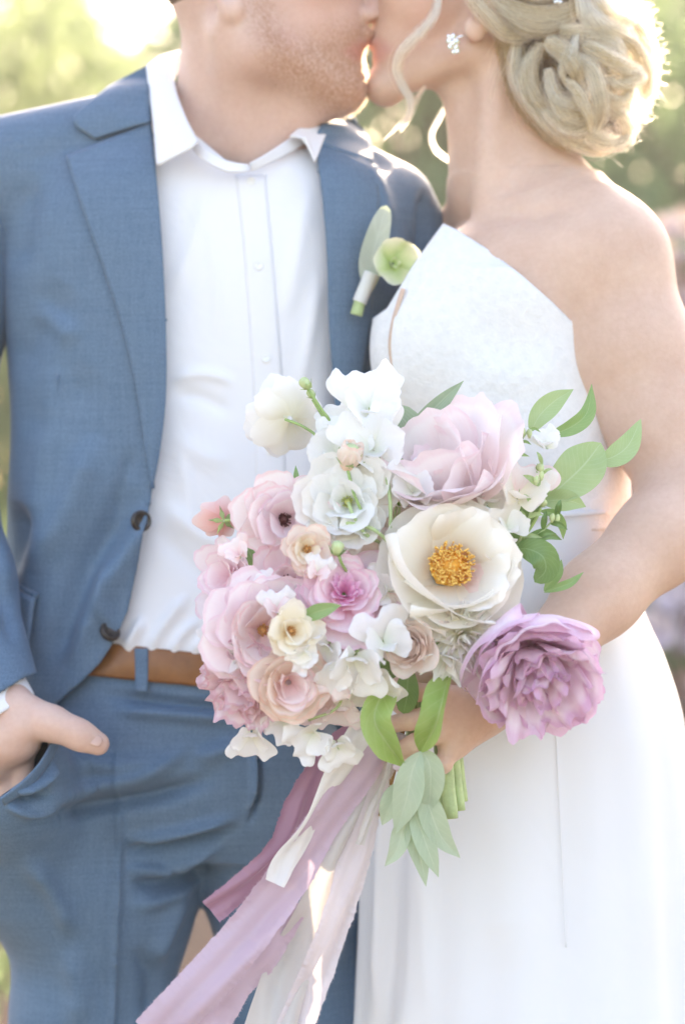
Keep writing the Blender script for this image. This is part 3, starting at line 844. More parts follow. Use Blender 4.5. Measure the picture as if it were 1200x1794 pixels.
# ------------------------------------------------------------------ flowers: petals, leaves, ribbons
def mat_petal(name, base, mid, tip, edge=None, trans=.36, vein=.34, edge_w=.10):
    """pigment runs from the claw (v=0) to the rim (v=1); the petal lets light through"""
    m, nt, N, L, b = new_mat(name)
    tc = N.new('ShaderNodeTexCoord'); sp = N.new('ShaderNodeSeparateXYZ'); L.new(tc.outputs['UV'], sp.inputs[0])
    n = noise(nt, 5, 3, 'UV', stretch=(9, .7, 1), dist=.4)
    n2 = noise(nt, 30, 3)
    ad = N.new('ShaderNodeMath'); ad.operation = 'MULTIPLY_ADD'; L.new(n.outputs['Fac'], ad.inputs[0]); ad.inputs[1].default_value = .30; 
    sb = N.new('ShaderNodeMath'); sb.operation = 'SUBTRACT'; L.new(sp.outputs['Y'], sb.inputs[0]); sb.inputs[1].default_value = .15
    L.new(sb.outputs[0], ad.inputs[2])
    c = ramp(nt, ad.outputs[0], [(0.0, base), (.45, mid), (.92, tip)]).outputs['Color']
    if edge:
        ab = N.new('ShaderNodeMath'); ab.operation = 'MULTIPLY_ADD'; L.new(sp.outputs['X'], ab.inputs[0]); ab.inputs[1].default_value = 2; ab.inputs[2].default_value = -1
        a2 = N.new('ShaderNodeMath'); a2.operation = 'ABSOLUTE'; L.new(ab.outputs[0], a2.inputs[0])
        mx = N.new('ShaderNodeMath'); mx.operation = 'MAXIMUM'; L.new(a2.outputs[0], mx.inputs[0]); L.new(sp.outputs['Y'], mx.inputs[1])
        ns = N.new('ShaderNodeMath'); ns.operation = 'MULTIPLY_ADD'; L.new(n2.outputs['Fac'], ns.inputs[0]); ns.inputs[1].default_value = .14; L.new(mx.outputs[0], ns.inputs[2])
        f = ramp(nt, ns.outputs[0], [(1.04 - edge_w, (0, 0, 0)), (1.07, (1, 1, 1))])
        f2 = mixc(nt, 1.0, f.outputs['Color'], sp.outputs['Y'], 'MULTIPLY')
        c = mixc(nt, f2, c, edge)
    c = mixc(nt, vein, c, n.outputs['Fac'], 'SOFT_LIGHT')
    L.new(c, b.inputs['Base Color']); b.inputs['Roughness'].default_value = .55
    b.inputs['Specular IOR Level'].default_value = .25
    b.inputs['Sheen Weight'].default_value = .2
    L.new(bump(nt, n.outputs['Fac'], .16, .0018).outputs['Normal'], b.inputs['Normal'])
    t = N.new('ShaderNodeBsdfTranslucent'); L.new(c, t.inputs['Color'])
    mxs = N.new('ShaderNodeMixShader'); mxs.inputs[0].default_value = trans
    L.new(b.outputs[0], mxs.inputs[1]); L.new(t.outputs[0], mxs.inputs[2]); L.new(mxs.outputs[0], N['Material Output'].inputs['Surface'])
    return m

def mat_leaf(name, c1, c2, rib, trans=.3, veins=14, rough=.5):
    m, nt, N, L, b = new_mat(name)
    tc = N.new('ShaderNodeTexCoord'); sp = N.new('ShaderNodeSeparateXYZ'); L.new(tc.outputs['UV'], sp.inputs[0])
    ab = N.new('ShaderNodeMath'); ab.operation = 'MULTIPLY_ADD'; L.new(sp.outputs['X'], ab.inputs[0]); ab.inputs[1].default_value = 2; ab.inputs[2].default_value = -1
    a2 = N.new('ShaderNodeMath'); a2.operation = 'ABSOLUTE'; L.new(ab.outputs[0], a2.inputs[0])
    cb = N.new('ShaderNodeMath'); cb.operation = 'MULTIPLY_ADD'; L.new(a2.outputs[0], cb.inputs[0]); cb.inputs[1].default_value = -.22; L.new(sp.outputs['Y'], cb.inputs[2])
    sc = N.new('ShaderNodeMath'); sc.operation = 'MULTIPLY'; L.new(cb.outputs[0], sc.inputs[0]); sc.inputs[1].default_value = veins * 6.283
    sn = N.new('ShaderNodeMath'); sn.operation = 'SINE'; L.new(sc.outputs[0], sn.inputs[0])
    vf = ramp(nt, sn.outputs[0], [(.80, (0, 0, 0)), (1.0, (.40, .40, .40))])
    n = noise(nt, 35, 4)
    c = ramp(nt, n.outputs['Fac'], [(.3, c1), (.7, c2)]).outputs['Color']
    c = mixc(nt, vf.outputs['Color'], c, rib)
    mr = ramp(nt, a2.outputs[0], [(.02, (1, 1, 1)), (.055, (0, 0, 0))])
    c = mixc(nt, mr.outputs['Color'], c, rib)
    L.new(c, b.inputs['Base Color']); b.inputs['Roughness'].default_value = rough
    L.new(bump(nt, n.outputs['Fac'], .3, .002, bump(nt, vf.outputs['Color'], -.3, .001)).outputs['Normal'], b.inputs['Normal'])
    t = N.new('ShaderNodeBsdfTranslucent'); L.new(mixc(nt, .5, c, (.35, .5, .10)), t.inputs['Color'])
    mxs = N.new('ShaderNodeMixShader'); mxs.inputs[0].default_value = trans
    L.new(b.outputs[0], mxs.inputs[1]); L.new(t.outputs[0], mxs.inputs[2]); L.new(mxs.outputs[0], N['Material Output'].inputs['Surface'])
    return m

Q = {}
Q['white'] = mat_petal('petal_white', (.86, .88, .76), (.93, .93, .91), (.94, .94, .94))
Q['ivory'] = mat_petal('petal_ivory', (.90, .85, .68), (.94, .91, .83), (.95, .93, .89))
Q['peony_white'] = mat_petal('petal_peony_white', (.94, .86, .72), (.95, .92, .83), (.96, .94, .89))
Q['peony_blush'] = mat_petal('petal_peony_blush', (.92, .58, .54), (.95, .76, .72), (.96, .90, .86))
Q['lilac_pale'] = mat_petal('petal_lilac_pale', (.95, .78, .78), (.97, .87, .87), (.98, .91, .90), edge=(.95, .80, .82))
Q['lilac'] = mat_petal('petal_lilac', (.84, .52, .69), (.93, .75, .85), (.96, .86, .92), edge=(.84, .60, .76), edge_w=.16)
Q['purple'] = mat_petal('petal_purple_frill', (.85, .56, .69), (.93, .75, .84), (.95, .83, .90), edge=(.76, .49, .68), vein=.25, edge_w=.14)
Q['lilac_rose'] = mat_petal('petal_lilac_rose', (.94, .66, .72), (.97, .84, .87), (.98, .92, .93), edge=(.95, .78, .84))
Q['pink'] = mat_petal('petal_pink', (.86, .44, .50), (.92, .69, .72), (.94, .81, .82), edge=(.89, .63, .68))
Q['rose_light'] = mat_petal('petal_rose_light', (.94, .66, .66), (.97, .84, .83), (.98, .91, .90), edge=(.95, .75, .76))
Q['coral'] = mat_petal('petal_coral', (.88, .46, .42), (.92, .60, .56), (.94, .73, .69), vein=.3)
Q['hot'] = mat_petal('petal_magenta', (.84, .32, .58), (.89, .48, .70), (.93, .66, .81))
Q['mauve_pink'] = mat_petal('petal_mauve_pink', (.90, .42, .60), (.95, .71, .79), (.97, .85, .88), edge=(.93, .67, .76), vein=.25)
Q['peach'] = mat_petal('petal_peach', (.93, .66, .50), (.95, .83, .73), (.96, .88, .81), edge=(.94, .73, .65))
Q['cream_yellow'] = mat_petal('petal_cream_yellow', (.93, .76, .46), (.95, .88, .72), (.96, .92, .82))
Q['blush'] = mat_petal('petal_blush', (.90, .68, .58), (.93, .80, .73), (.95, .87, .81), edge=(.93, .78, .71))
Q['dusty'] = mat_petal('petal_dusty_pink', (.78, .46, .52), (.88, .66, .71), (.91, .77, .80), edge=(.80, .54, .61), vein=.3, edge_w=.10)
Q['mum'] = mat_petal('petal_mum', (.80, .82, .60), (.92, .91, .79), (.95, .94, .90))
Q['mum_pink'] = mat_petal('petal_mum_tip', (.82, .80, .60), (.93, .88, .80), (.93, .83, .82))
Q['hellebore'] = mat_petal('petal_green', (.52, .68, .26), (.70, .80, .46), (.86, .89, .70))
M['stem'] = mat_plain('stem_green', (.28, .42, .14), .5, var=.25, scale=40)
M['stem_pale'] = mat_plain('stem_pale', (.42, .54, .26), .5, var=.2, scale=60, bumpy=.3)
M['stem_brown'] = mat_plain('stem_brown', (.38, .20, .07), .6, var=.3, scale=50, bumpy=.4)
M['calyx'] = mat_plain('calyx_green', (.36, .48, .20), .55, var=.25, scale=60)
M['bud'] = mat_plain('bud_green', (.48, .58, .30), .5, var=.2, scale=50)
M['dark_eye'] = mat_plain('flower_eye', (.10, .018, .02), .7, var=.4, scale=600, bumpy=.8)
M['stamen'] = mat_plain('stamen_orange', (.95, .44, .05), .6, var=.2, scale=300)
M['anther'] = mat_plain('anther_gold', (.98, .57, .14), .7, var=.15, scale=500)
LF = {}
LF['light'] = mat_leaf('leaf_light', (.36, .52, .24), (.44, .58, .31), (.48, .61, .36))
LF['fresh'] = mat_leaf('leaf_fresh', (.32, .50, .13), (.43, .58, .22), (.48, .61, .28), veins=7)
LF['dark'] = mat_leaf('leaf_dark', (.11, .23, .07), (.18, .32, .11), (.24, .38, .17), trans=.2, rough=.38)
LF['mid'] = mat_leaf('leaf_mid', (.21, .38, .13), (.30, .47, .19), (.36, .50, .25))
LF['sage'] = mat_leaf('leaf_sage', (.46, .58, .43), (.53, .63, .49), (.60, .69, .55), veins=8, rough=.65)
def mat_hosta():
    m = mat_leaf('leaf_striped', (.26, .37, .27), (.34, .45, .33), (.38, .49, .36), veins=1)
    nt = m.node_tree; b = nt.nodes['Principled BSDF']
    tc = nt.nodes.new('ShaderNodeTexCoord'); sp = nt.nodes.new('ShaderNodeSeparateXYZ'); nt.links.new(tc.outputs['UV'], sp.inputs[0])
    s = nt.nodes.new('ShaderNodeMath'); s.operation = 'MULTIPLY'; nt.links.new(sp.outputs['X'], s.inputs[0]); s.inputs[1].default_value = 56
    n = nt.nodes.new('ShaderNodeMath'); n.operation = 'SINE'; nt.links.new(s.outputs[0], n.inputs[0])
    f = ramp(nt, n.outputs[0], [(.5, (0, 0, 0)), (1, (.5, .5, .5))])
    old = b.inputs['Base Color'].links[0].from_socket
    nt.links.new(mixc(nt, f.outputs['Color'], old, (.46, .54, .44)), b.inputs['Base Color'])
    return m
LF['stripe'] = mat_hosta()

def petal_grid(L, W, nu=9, nv=10, vm=.62, bw=.22, tw=.62, cup=50, bend=20, bend_tip=0, ruffle=0., freq=3, notch=0., point=0., twist=0., seed=0):
    r = random.Random(seed)
    u = np.linspace(-1, 1, nu); v = np.linspace(0, 1, nv)
    U, Vv = np.meshgrid(u, v, indexing='ij')
    w = np.where(Vv < vm, bw + (1 - bw) * np.sin(math.pi / 2 * Vv / vm), 1 - (1 - tw) * ((Vv - vm) / (1 - vm)) ** 2)
    drop = .20 * np.abs(U) ** 2.6 * (1 + point) + (-notch) * np.exp(-(U / .28) ** 2) * -1
    p1, p2, p3 = r.uniform(0, 6), r.uniform(0, 6), r.uniform(0, 6)
    rag = ruffle * .35 * (np.sin(U * 7 + p1) * .5 + np.sin(U * 13 + p2) * .35 + np.sin(U * 4 + p3) * .4)
    s = L * (Vv - drop * Vv ** 3 + rag * Vv ** 4)
    if point:
        w = w * (1 - point * .85 * np.clip((Vv - .35) / .65, 0, 1) ** 1.6)
    th = U * math.radians(cup) * (.35 + .65 * Vv) * .5
    half = w * W * .5
    rad = np.where(np.abs(th) > 1e-4, half * U / np.where(np.abs(th) > 1e-4, th, 1), half)
    x = rad * np.sin(th); z = rad * (1 - np.cos(th))
    z = z + ruffle * W * (Vv ** 2.2) * .30 * (np.sin(U * freq * math.pi / 1.6 + p1) + .6 * np.sin(U * freq * 1.9 + p2 + Vv * 3)) * (.35 + .65 * np.abs(U))
    z = z + W * .03 * np.sin(Vv * 4 + U * 2 + p3)
    # bend along the length
    ang = math.radians(bend) * Vv ** 1.3 + math.radians(bend_tip) * np.clip((Vv - .6) / .4, 0, 1) ** 2
    ds = np.gradient(s, axis=1)
    am = ang
    Y = np.cumsum(np.cos(am) * ds, 1) - np.cos(am[:, :1]) * ds[:, :1]; Z = np.cumsum(np.sin(am) * ds, 1) - np.sin(am[:, :1]) * ds[:, :1]
    yy = Y - z * np.sin(am); zz = Z + z * np.cos(am)
    tw_ = math.radians(twist) * Vv
    x2 = x * np.cos(tw_) - zz * np.sin(tw_) * .0
    zz = zz + x * np.sin(tw_)
    V = np.stack((x2, yy, zz), -1).reshape(-1, 3)
    UV = np.stack(((U + 1) / 2, Vv), -1).reshape(-1, 2)
    return V, grid_faces(nu, nv), UV

def frame(axis, roll=0.0):
    A = np.array(Vector(axis).normalized()); h = np.array((0, 0, 1.0)) if abs(A[2]) < .9 else np.array((0, 1.0, 0))
    e1 = np.cross(h, A); e1 /= np.linalg.norm(e1); e2 = np.cross(A, e1)
    c, s = math.cos(roll), math.sin(roll)
    return A, c * e1 + s * e2, -s * e1 + c * e2

def add_petal(parent, loc, A, e1, e2, phi, alpha, r0, h0, mat, name='petal', **kw):
    V, F, UV = petal_grid(**kw)
    a = math.radians(alpha)
    r = math.cos(phi) * e1 + math.sin(phi) * e2; t = -math.sin(phi) * e1 + math.cos(phi) * e2
    d = math.cos(a) * A + math.sin(a) * r; n = -math.cos(a) * r + math.sin(a) * A
    Wv = r * r0 + A * h0 + V[:, :1] * t + V[:, 1:2] * d + V[:, 2:] * n
    me = mesh_obj(name, Wv, F, mat, None, uv=UV)
    me.parent = parent
    return me

SEED = [100]
FLOWERS_GROUP = 'flowers of the hand tied bridal bouquet'
GREENS_GROUP = 'greenery of the hand tied bridal bouquet'
def bloom(name, label, px, py, y, Rpx, axis, rings, roll=0., cat='flower', jit=1.0, shift=0.0, group=FLOWERS_GROUP):
    """rings: dicts n, mat, L, W (fractions of R), a (opening angle), plus petal settings"""
    loc = P(px, py, y); Rm = Rpx * S * (CAM_D + y) / CAM_D
    root = empty(name, tuple(loc), None, label, cat, group)
    A, e1, e2 = frame(axis, roll)
    r = random.Random(SEED[0]); SEED[0] += 13
    for ri, g in enumerate(rings):
        g = dict(g); n = g.pop('n'); mats = g.pop('mat'); Lf = g.pop('L'); Wf = g.pop('W'); al = g.pop('a'); r0 = g.pop('r0', .06); h0 = g.pop('h', 0.0); ph0 = g.pop('ph', r.uniform(0, 6)); arc = g.pop('arc', 2 * math.pi); nm = g.pop('name', 'petal')
        for i in range(n):
            phi = ph0 + arc * (i + r.uniform(-.22, .22) * jit) / n
            k = dict(g); sc = 1 + r.uniform(-.10, .10) * jit
            k['cup'] = k.get('cup', 50) * (1 + r.uniform(-.2, .2)); k['bend'] = k.get('bend', 20) + r.uniform(-9, 9) * jit
            mt = mats[r.randrange(len(mats))] if isinstance(mats, (list, tuple)) else mats
            add_petal(root, loc, A, e1, e2, phi, al + r.uniform(-7, 7) * jit, r0 * Rm, h0 * Rm, Q[mt], nm, L=Lf * Rm * sc, W=Wf * Rm * sc * r.uniform(.92, 1.1), seed=r.randrange(10 ** 6), **k)
    return root, loc, Rm, A, e1, e2

def child(name, parent, V, F, mat, uv=None):
    """V is world space"""
    return_obj = mesh_obj(name, np.asarray(V) - np.array(parent.location), F, mat, None, uv=uv); return_obj.parent = parent; return return_obj

def stem_to(parent, pts, r=.0016, mat=None, name='stem', sides=7, r2=None):
    p = catmull([P(*q) for q in pts], max(10, 5 * len(pts)))
    rr = np.linspace(r, r2 or r, len(p))
    v, f = tube(p, rr, sides); return child(name, parent, v, f, mat or M['stem'])

def eye(parent, loc, A, Rm, r, h, mat, name='flower_centre', stubs=40, stub_mat=None):
    """domed seed head with a ring of little stamens"""
    parts = []; n = 10; m = 14; e = frame(A); V = []; F = []
    for i in range(n):
        t = i / (n - 1) * math.pi / 2
        for k in range(m):
            a = 2 * math.pi * k / m; b = 1 + .08 * math.sin(a * 5 + i * 2)
            V.append(loc + e[0] * (h * Rm * math.sin(t)) + (e[1] * math.cos(a) + e[2] * math.sin(a)) * r * Rm * math.cos(t) * b)
    for i in range(n - 1):
        for k in range(m):
            l = (k + 1) % m; F.append((i * m + k, i * m + l, (i + 1) * m + l, (i + 1) * m + k))
    child(name, parent, V, F, mat)
    if stubs:
        P_ = []; rr = random.Random(int(abs(loc[0]) * 1e5))
        for i in range(stubs):
            a = rr.uniform(0, 6.283); q = rr.uniform(.9, 1.35) * r * Rm; hh = rr.uniform(.6, 1.3) * h * Rm
            d = e[1] * math.cos(a) + e[2] * math.sin(a)
            P_.append(tube([loc + d * q * .7, loc + d * q * .9 + e[0] * hh * .6, loc + d * q * 1.1 + e[0] * hh], [.0003, .0003, .0006], 4))
        v, f = join(P_); tag(child('stamens', parent, v, f, stub_mat or mat), kind='stuff')

def sepals(parent, loc, A, Rm, n, L, W, a, mat, roll=0., r0=.03, h=-.06):
    A, e1, e2 = frame(A, roll)
    for i in range(n):
        V, F, UV = petal_grid(L * Rm, W * Rm, 5, 7, point=.8, cup=40, bend=-10, seed=i)
        phi = 2 * math.pi * i / n; al = math.radians(a)
        r = math.cos(phi) * e1 + math.sin(phi) * e2; t = -math.sin(phi) * e1 + math.cos(phi) * e2
        d = math.cos(al) * A + math.sin(al) * r; nn = -math.cos(al) * r + math.sin(al) * A
        o = mesh_obj('sepal', r * r0 * Rm + A * h * Rm + V[:, :1] * t + V[:, 1:2] * d + V[:, 2:] * nn, F, mat, None, uv=UV); o.parent = parent

def leaf(name, label, pts, W, mat, fold=20, roll=0., wave=.04, prof=(.45, 1.0), cat='leaf', nv=22, nu=9, parent=None, tw=0., point=1.0, droop=0.0, group=GREENS_GROUP, petiole=None):
    """blade along a midrib through photo points (px, py, y); W px; fold in degrees lifts both halves"""
    p = catmull([P(*q) for q in pts], nv)
    T = np.gradient(p, axis=0); T /= np.linalg.norm(T, axis=1)[:, None]
    view = p - np.array((0, -CAM_D, CAM_Z)); view /= np.linalg.norm(view, axis=1)[:, None]
    side = np.cross(T, view); side /= np.linalg.norm(side, axis=1)[:, None] + 1e-9
    up = np.cross(side, T)                                # towards the viewer
    up *= np.where((up * -view).sum(1) > 0, 1, -1)[:, None]
    v = np.linspace(0, 1, nv); vm = prof[0]
    w = np.where(v < vm, np.sin(math.pi / 2 * np.clip(v / vm, 0, 1)) ** .75, np.cos(math.pi / 2 * np.clip((v - vm) / (1 - vm), 0, 1)) ** prof[1])
    w = np.maximum(w, .015) * W * S * (CAM_D + pts[0][2]) / CAM_D * .5
    rl = np.radians(roll + tw * v)
    s2 = side * np.cos(rl)[:, None] + up * np.sin(rl)[:, None]; u2 = -side * np.sin(rl)[:, None] + up * np.cos(rl)[:, None]
    u = np.linspace(-1, 1, nu); fo = math.radians(fold); sd = rng.uniform(0, 6)
    V = []
    for k in u:
        off = s2 * (k * math.cos(fo) * w)[:, None] + u2 * ((abs(k) * math.sin(fo) - droop * k * k) * w)[:, None] + u2 * (wave * W * S * abs(k) * np.sin(v * 9 + sd + k * 2) * np.sin(v * math.pi))[:, None]
        V.append(p + off)
    V = np.array(V).reshape(-1, 3); UV = np.array([((k + 1) / 2, t) for k in u for t in v])
    if parent is None:
        loc = p[0]; o = mesh_obj(name, V, grid_faces(nu, nv), mat, None, uv=UV, loc=loc); tag(o, label, cat, group)
    else:
        o = child(name, parent, V, grid_faces(nu, nv), mat, uv=UV)
    return o

def bud(name, label, px, py, y, Rpx, axis, mat, stem, petals=None):
    loc = P(px, py, y); Rm = Rpx * S * (CAM_D + y) / CAM_D
    root = empty(name, tuple(loc), None, label, 'flower bud', FLOWERS_GROUP)
    A, e1, e2 = frame(axis); V = []; F = []; m = 16; n = 12
    for i in range(n):
        t = math.pi * i / (n - 1)
        for k in range(m):
            a = 2 * math.pi * k / m; q = Rm * (math.sin(t) ** .8) * (.82 + .10 * math.cos(5 * a)) * (1 - .18 * math.cos(t))
            V.append(loc - A * Rm * 1.1 * math.cos(t) + (e1 * math.cos(a) + e2 * math.sin(a)) * q)
    for i in range(n - 1):
        for k in range(m):
            l = (k + 1) % m; F.append((i * m + k, i * m + l, (i + 1) * m + l, (i + 1) * m + k))
    child('bud_body', root, V, F, mat)
    sepals(root, loc, axis, Rm, 5, 1.5, .9, 38, M['calyx'], r0=.35, h=-1.15)
    if stem: stem_to(root, stem, .0015, M['stem'])
    return root

def sweet_pea(label, px, py, y, Rpx, axis, roll, mats=('white', 'white'), stem=None, seed=1, open_=1.0, name='sweet_pea'):
    """one floret: broad wavy standard, two wings, a keel and a green calyx"""
    loc = P(px, py, y); Rm = Rpx * S * (CAM_D + y) / CAM_D
    root = empty(name, tuple(loc), None, label, 'flower', FLOWERS_GROUP)
    A, e1, e2 = frame(axis, roll)
    kw = dict(nu=15, nv=13)
    add_petal(root, loc, A, e1, e2, math.pi / 2, 64 * open_, .02 * Rm, -.05 * Rm, Q[mats[0]], 'standard_petal', L=1.22 * Rm, W=2.1 * Rm, vm=.72, bw=.20, tw=.86, cup=16, bend=-18, bend_tip=-24, ruffle=.20, freq=4.4, notch=.20, seed=seed, nu=21, nv=14)
    for s in (-1, 1):
        add_petal(root, loc, A, e1, e2, math.pi / 2 + s * 1.5, 56 * open_, .02 * Rm, .02 * Rm, Q[mats[1]], 'wing_petal', L=1.0 * Rm, W=1.30 * Rm, vm=.68, bw=.22, tw=.84, cup=40, bend=24, ruffle=.20, freq=3.6, seed=seed + 5 + s, twist=20 * s, nu=15, nv=12)
    add_petal(root, loc, A, e1, e2, -math.pi / 2, 34, .02 * Rm, .03 * Rm, Q[mats[1]], 'keel_petal', L=.66 * Rm, W=.70 * Rm, cup=100, bend=24, ruffle=.1, seed=seed + 9, nu=9, nv=8)
    sepals(root, loc, axis, Rm, 5, .34, .16, 48, M['calyx'], r0=.05, h=-.10)
    if stem: stem_to(root, stem, .0013, M['stem_pale'])
    return root

# ---- ribbons
def mat_silk(name, col, trans=.3):
    m = mat_cloth(name, col, .45, 500, .08, trans, .35, 18); return m
RB = {'white': mat_silk('ribbon_white', (.86, .84, .80)), 'mauve': mat_silk('ribbon_mauve', (.66, .50, .60)), 'rose': mat_silk('ribbon_rose', (.44, .23, .31)),
      'cream': mat_silk('ribbon_grey_cream', (.70, .67, .65)), 'lilac': mat_silk('ribbon_pale_lilac', (.80, .72, .75))}
def ribbon(label, pts, W, mat, fray=True, wob=.25, seed=1, parent=None, cup=.0, curl_end=0., nv=None, W1=None):
    """torn silk ribbon: pts (px, py, y, roll degrees); width in px"""
    r = np.random.RandomState(seed)
    L = sum(math.dist(pts[i][:2], pts[i + 1][:2]) for i in range(len(pts) - 1)); nv = nv or int(L / 2.2)
    p4 = catmull(np.array([(*P(q[0], q[1], q[2]), q[3]) for q in pts]), nv); p = p4[:, :3]; rl = np.radians(p4[:, 3])
    T = np.gradient(p, axis=0); T /= np.linalg.norm(T, axis=1)[:, None]
    view = p - np.array((0, -CAM_D, CAM_Z)); view /= np.linalg.norm(view, axis=1)[:, None]
    side = np.cross(T, view); side /= np.linalg.norm(side, axis=1)[:, None]; up = np.cross(side, T)
    s2 = side * np.cos(rl)[:, None] + up * np.sin(rl)[:, None]; u2 = -side * np.sin(rl)[:, None] + up * np.cos(rl)[:, None]
    nu = 13; u = np.linspace(-1, 1, nu); v = np.linspace(0, 1, nv); half = np.linspace(W, W1 or W, nv) * S * .5 * .9
    def edge_noise(a): 
        n = np.convolve(r.randn(nv + 20), np.ones(9) / 9, 'same')[10:-10] * 1.2 + np.convolve(r.randn(nv + 20), np.ones(3) / 3, 'same')[10:-10] * .6
        return n * a
    eL, eR = edge_noise(.0007 if fray else .0001), edge_noise(.0007 if fray else .0001)
    zL, zR = edge_noise(.0009 if fray else .0001), edge_noise(.0009 if fray else .0001)
    ph = r.uniform(0, 6, 4); V = []
    for k in u:
        ee = np.where(k < 0, eL, eR) * abs(k) ** 3; zz = np.where(k < 0, zL, zR) * abs(k) ** 4
        wv = wob * half * (.55 * np.sin(k * 5.5 + ph[3] + 2.5 * np.sin(v * 4 + ph[1])) * .6 + np.sin(v * 9 + ph[0] + k * 1.3) * .5 + np.sin(v * 17 + ph[1] - k * 2) * .25 + .35 * np.sin(k * 3.2 + v * 5 + ph[2])) + cup * half * k * k
        V.append(p + s2 * (k * (half + ee * np.sign(1)))[:, None] + u2 * (wv + zz)[:, None])
    V = np.array(V); F = grid_faces(nu, nv); UV = np.array([((k + 1) / 2, t) for k in u for t in v])
    loc = p[0]; root = mesh_obj('ribbon', V.reshape(-1, 3), F, mat, None, uv=UV, loc=loc)
    tag(root, label, 'ribbon', 'silk ribbons trailing from the bouquet')
    if fray:
        parts = []
        for si, row in ((-1, 0), (1, nu - 1)):
            for i in range(0, nv - 1):
                for _ in range(2 if r.rand() < .7 else 1):
                    b = V[row, i] + (V[row, min(i + 1, nv - 1)] - V[row, i]) * r.rand(); ln = r.uniform(.0008, .0030)
                    d = s2[i] * si * r.uniform(.4, 1) + T[i] * r.uniform(-.9, .9) + u2[i] * r.uniform(-.4, .4); d /= np.linalg.norm(d)
                    w_ = T[i] * .00022
                    parts.append((np.array([b - w_, b + w_, b + d * ln]), [(0, 1, 2)]))
        vv, ff = join(parts); o = mesh_obj('frayed_edge', vv - loc, ff, mat, None, smooth=False); o.parent = root; tag(o, kind='stuff')
    return root
# ------------------------------------------------------------------ setting: ground, unseen bounce path, hedge, trees, flowering shrubs
def mat_ground(name, c1, c2, c3, s1, s2):
    m, nt, N, L, b = new_mat(name)
    n = noise(nt, s1, 5); n2 = noise(nt, s2, 4)
    c = ramp(nt, n.outputs['Fac'], [(.3, c1), (.7, c2)]).outputs['Color']
    f = ramp(nt, n2.outputs['Fac'], [(.45, (0, 0, 0)), (.65, (.8, .8, .8))])
    L.new(mixc(nt, f.outputs['Color'], c, c3), b.inputs['Base Color']); b.inputs['Roughness'].default_value = .95
    L.new(bump(nt, n2.outputs['Fac'], .6, .02).outputs['Normal'], b.inputs['Normal']); return m
def sheet(name, x0, x1, y0, y1, z, mat, n=40):
    xs = np.linspace(x0, x1, n); ys = np.linspace(y0, y1, n); X, Y = np.meshgrid(xs, ys, indexing='ij')
    V = np.stack((X, Y, np.full_like(X, z)), -1).reshape(-1, 3)
    o = mesh_obj(name, V, grid_faces(n, n), mat); tag(o, kind='structure'); return o
sheet('ground', -150, 150, -60, 240, 0.0, mat_ground('garden_lawn', (.05, .10, .025), (.09, .16, .04), (.14, .16, .07), 3, 40), 10)
sheet('path', -9, 9, -9, .9, .004, mat_ground('gravel_bounce', (.17, .145, .11), (.23, .195, .15), (.14, .11, .08), 12, 160), 10)  # out-of-view strip added to bounce fill light up onto the couple

sheet('flower_bed', -9, 9, .9, 6.5, .006, mat_ground('bark_mulch', (.16, .10, .065), (.24, .16, .11), (.10, .06, .04), 14, 120), 10)

def mat_foliage(name, c1, c2, trans=.45):
    m, nt, N, L, b = new_mat(name)
    n = noise(nt, 3.0, 3); oi = N.new('ShaderNodeObjectInfo'); g = N.new('ShaderNodeNewGeometry')
    f = mixc(nt, .5, n.outputs['Fac'], g.outputs['Random Per Island'])
    c = ramp(nt, f, [(.3, c1), (.7, c2)]).outputs['Color']
    L.new(c, b.inputs['Base Color']); b.inputs['Roughness'].default_value = .5
    t = N.new('ShaderNodeBsdfTranslucent'); L.new(mixc(nt, .5, c, (.36, .50, .30)), t.inputs['Color'])
    mx = N.new('ShaderNodeMixShader'); mx.inputs[0].default_value = trans
    L.new(b.outputs[0], mx.inputs[1]); L.new(t.outputs[0], mx.inputs[2]); L.new(mx.outputs[0], N['Material Output'].inputs['Surface']); return m
FO = {'a': mat_foliage('foliage_warm', (.20, .26, .10), (.33, .38, .18), .6), 'b': mat_foliage('foliage_light', (.24, .35, .18), (.38, .48, .28), .6), 'c': mat_foliage('foliage_deep', (.15, .24, .10), (.25, .34, .16), .6)}
M['bark'] = mat_plain('bark', (.14, .10, .07), .9, var=.4, scale=18, bumpy=.8)
def leaf_cloud(pts, size, r, up=.3):
    """small folded leaf quads, one at each point"""
    n = len(pts); d = r.randn(n, 3); d[:, 2] -= up; d /= np.linalg.norm(d, axis=1)[:, None]
    s = np.cross(d, r.randn(n, 3)); s /= np.linalg.norm(s, axis=1)[:, None]; nn = np.cross(d, s)
    L_ = size * r.uniform(.7, 1.3, n)[:, None]; W_ = L_ * .5
    V = np.stack((pts, pts + d * L_ * .5 + s * W_ * .5 + nn * L_ * .06, pts + d * L_, pts + d * L_ * .5 - s * W_ * .5 + nn * L_ * .06), 1).reshape(-1, 3)
    return V, np.arange(n * 4).reshape(n, 4)
def clumps(r, n, centres, rad):
    c = centres[r.randint(0, len(centres), n)]; d = r.randn(n, 3); d /= np.linalg.norm(d, axis=1)[:, None]
    return c + d * (rad[r.randint(0, len(rad), n)] * r.uniform(.35, 1, n) ** .5)[:, None]
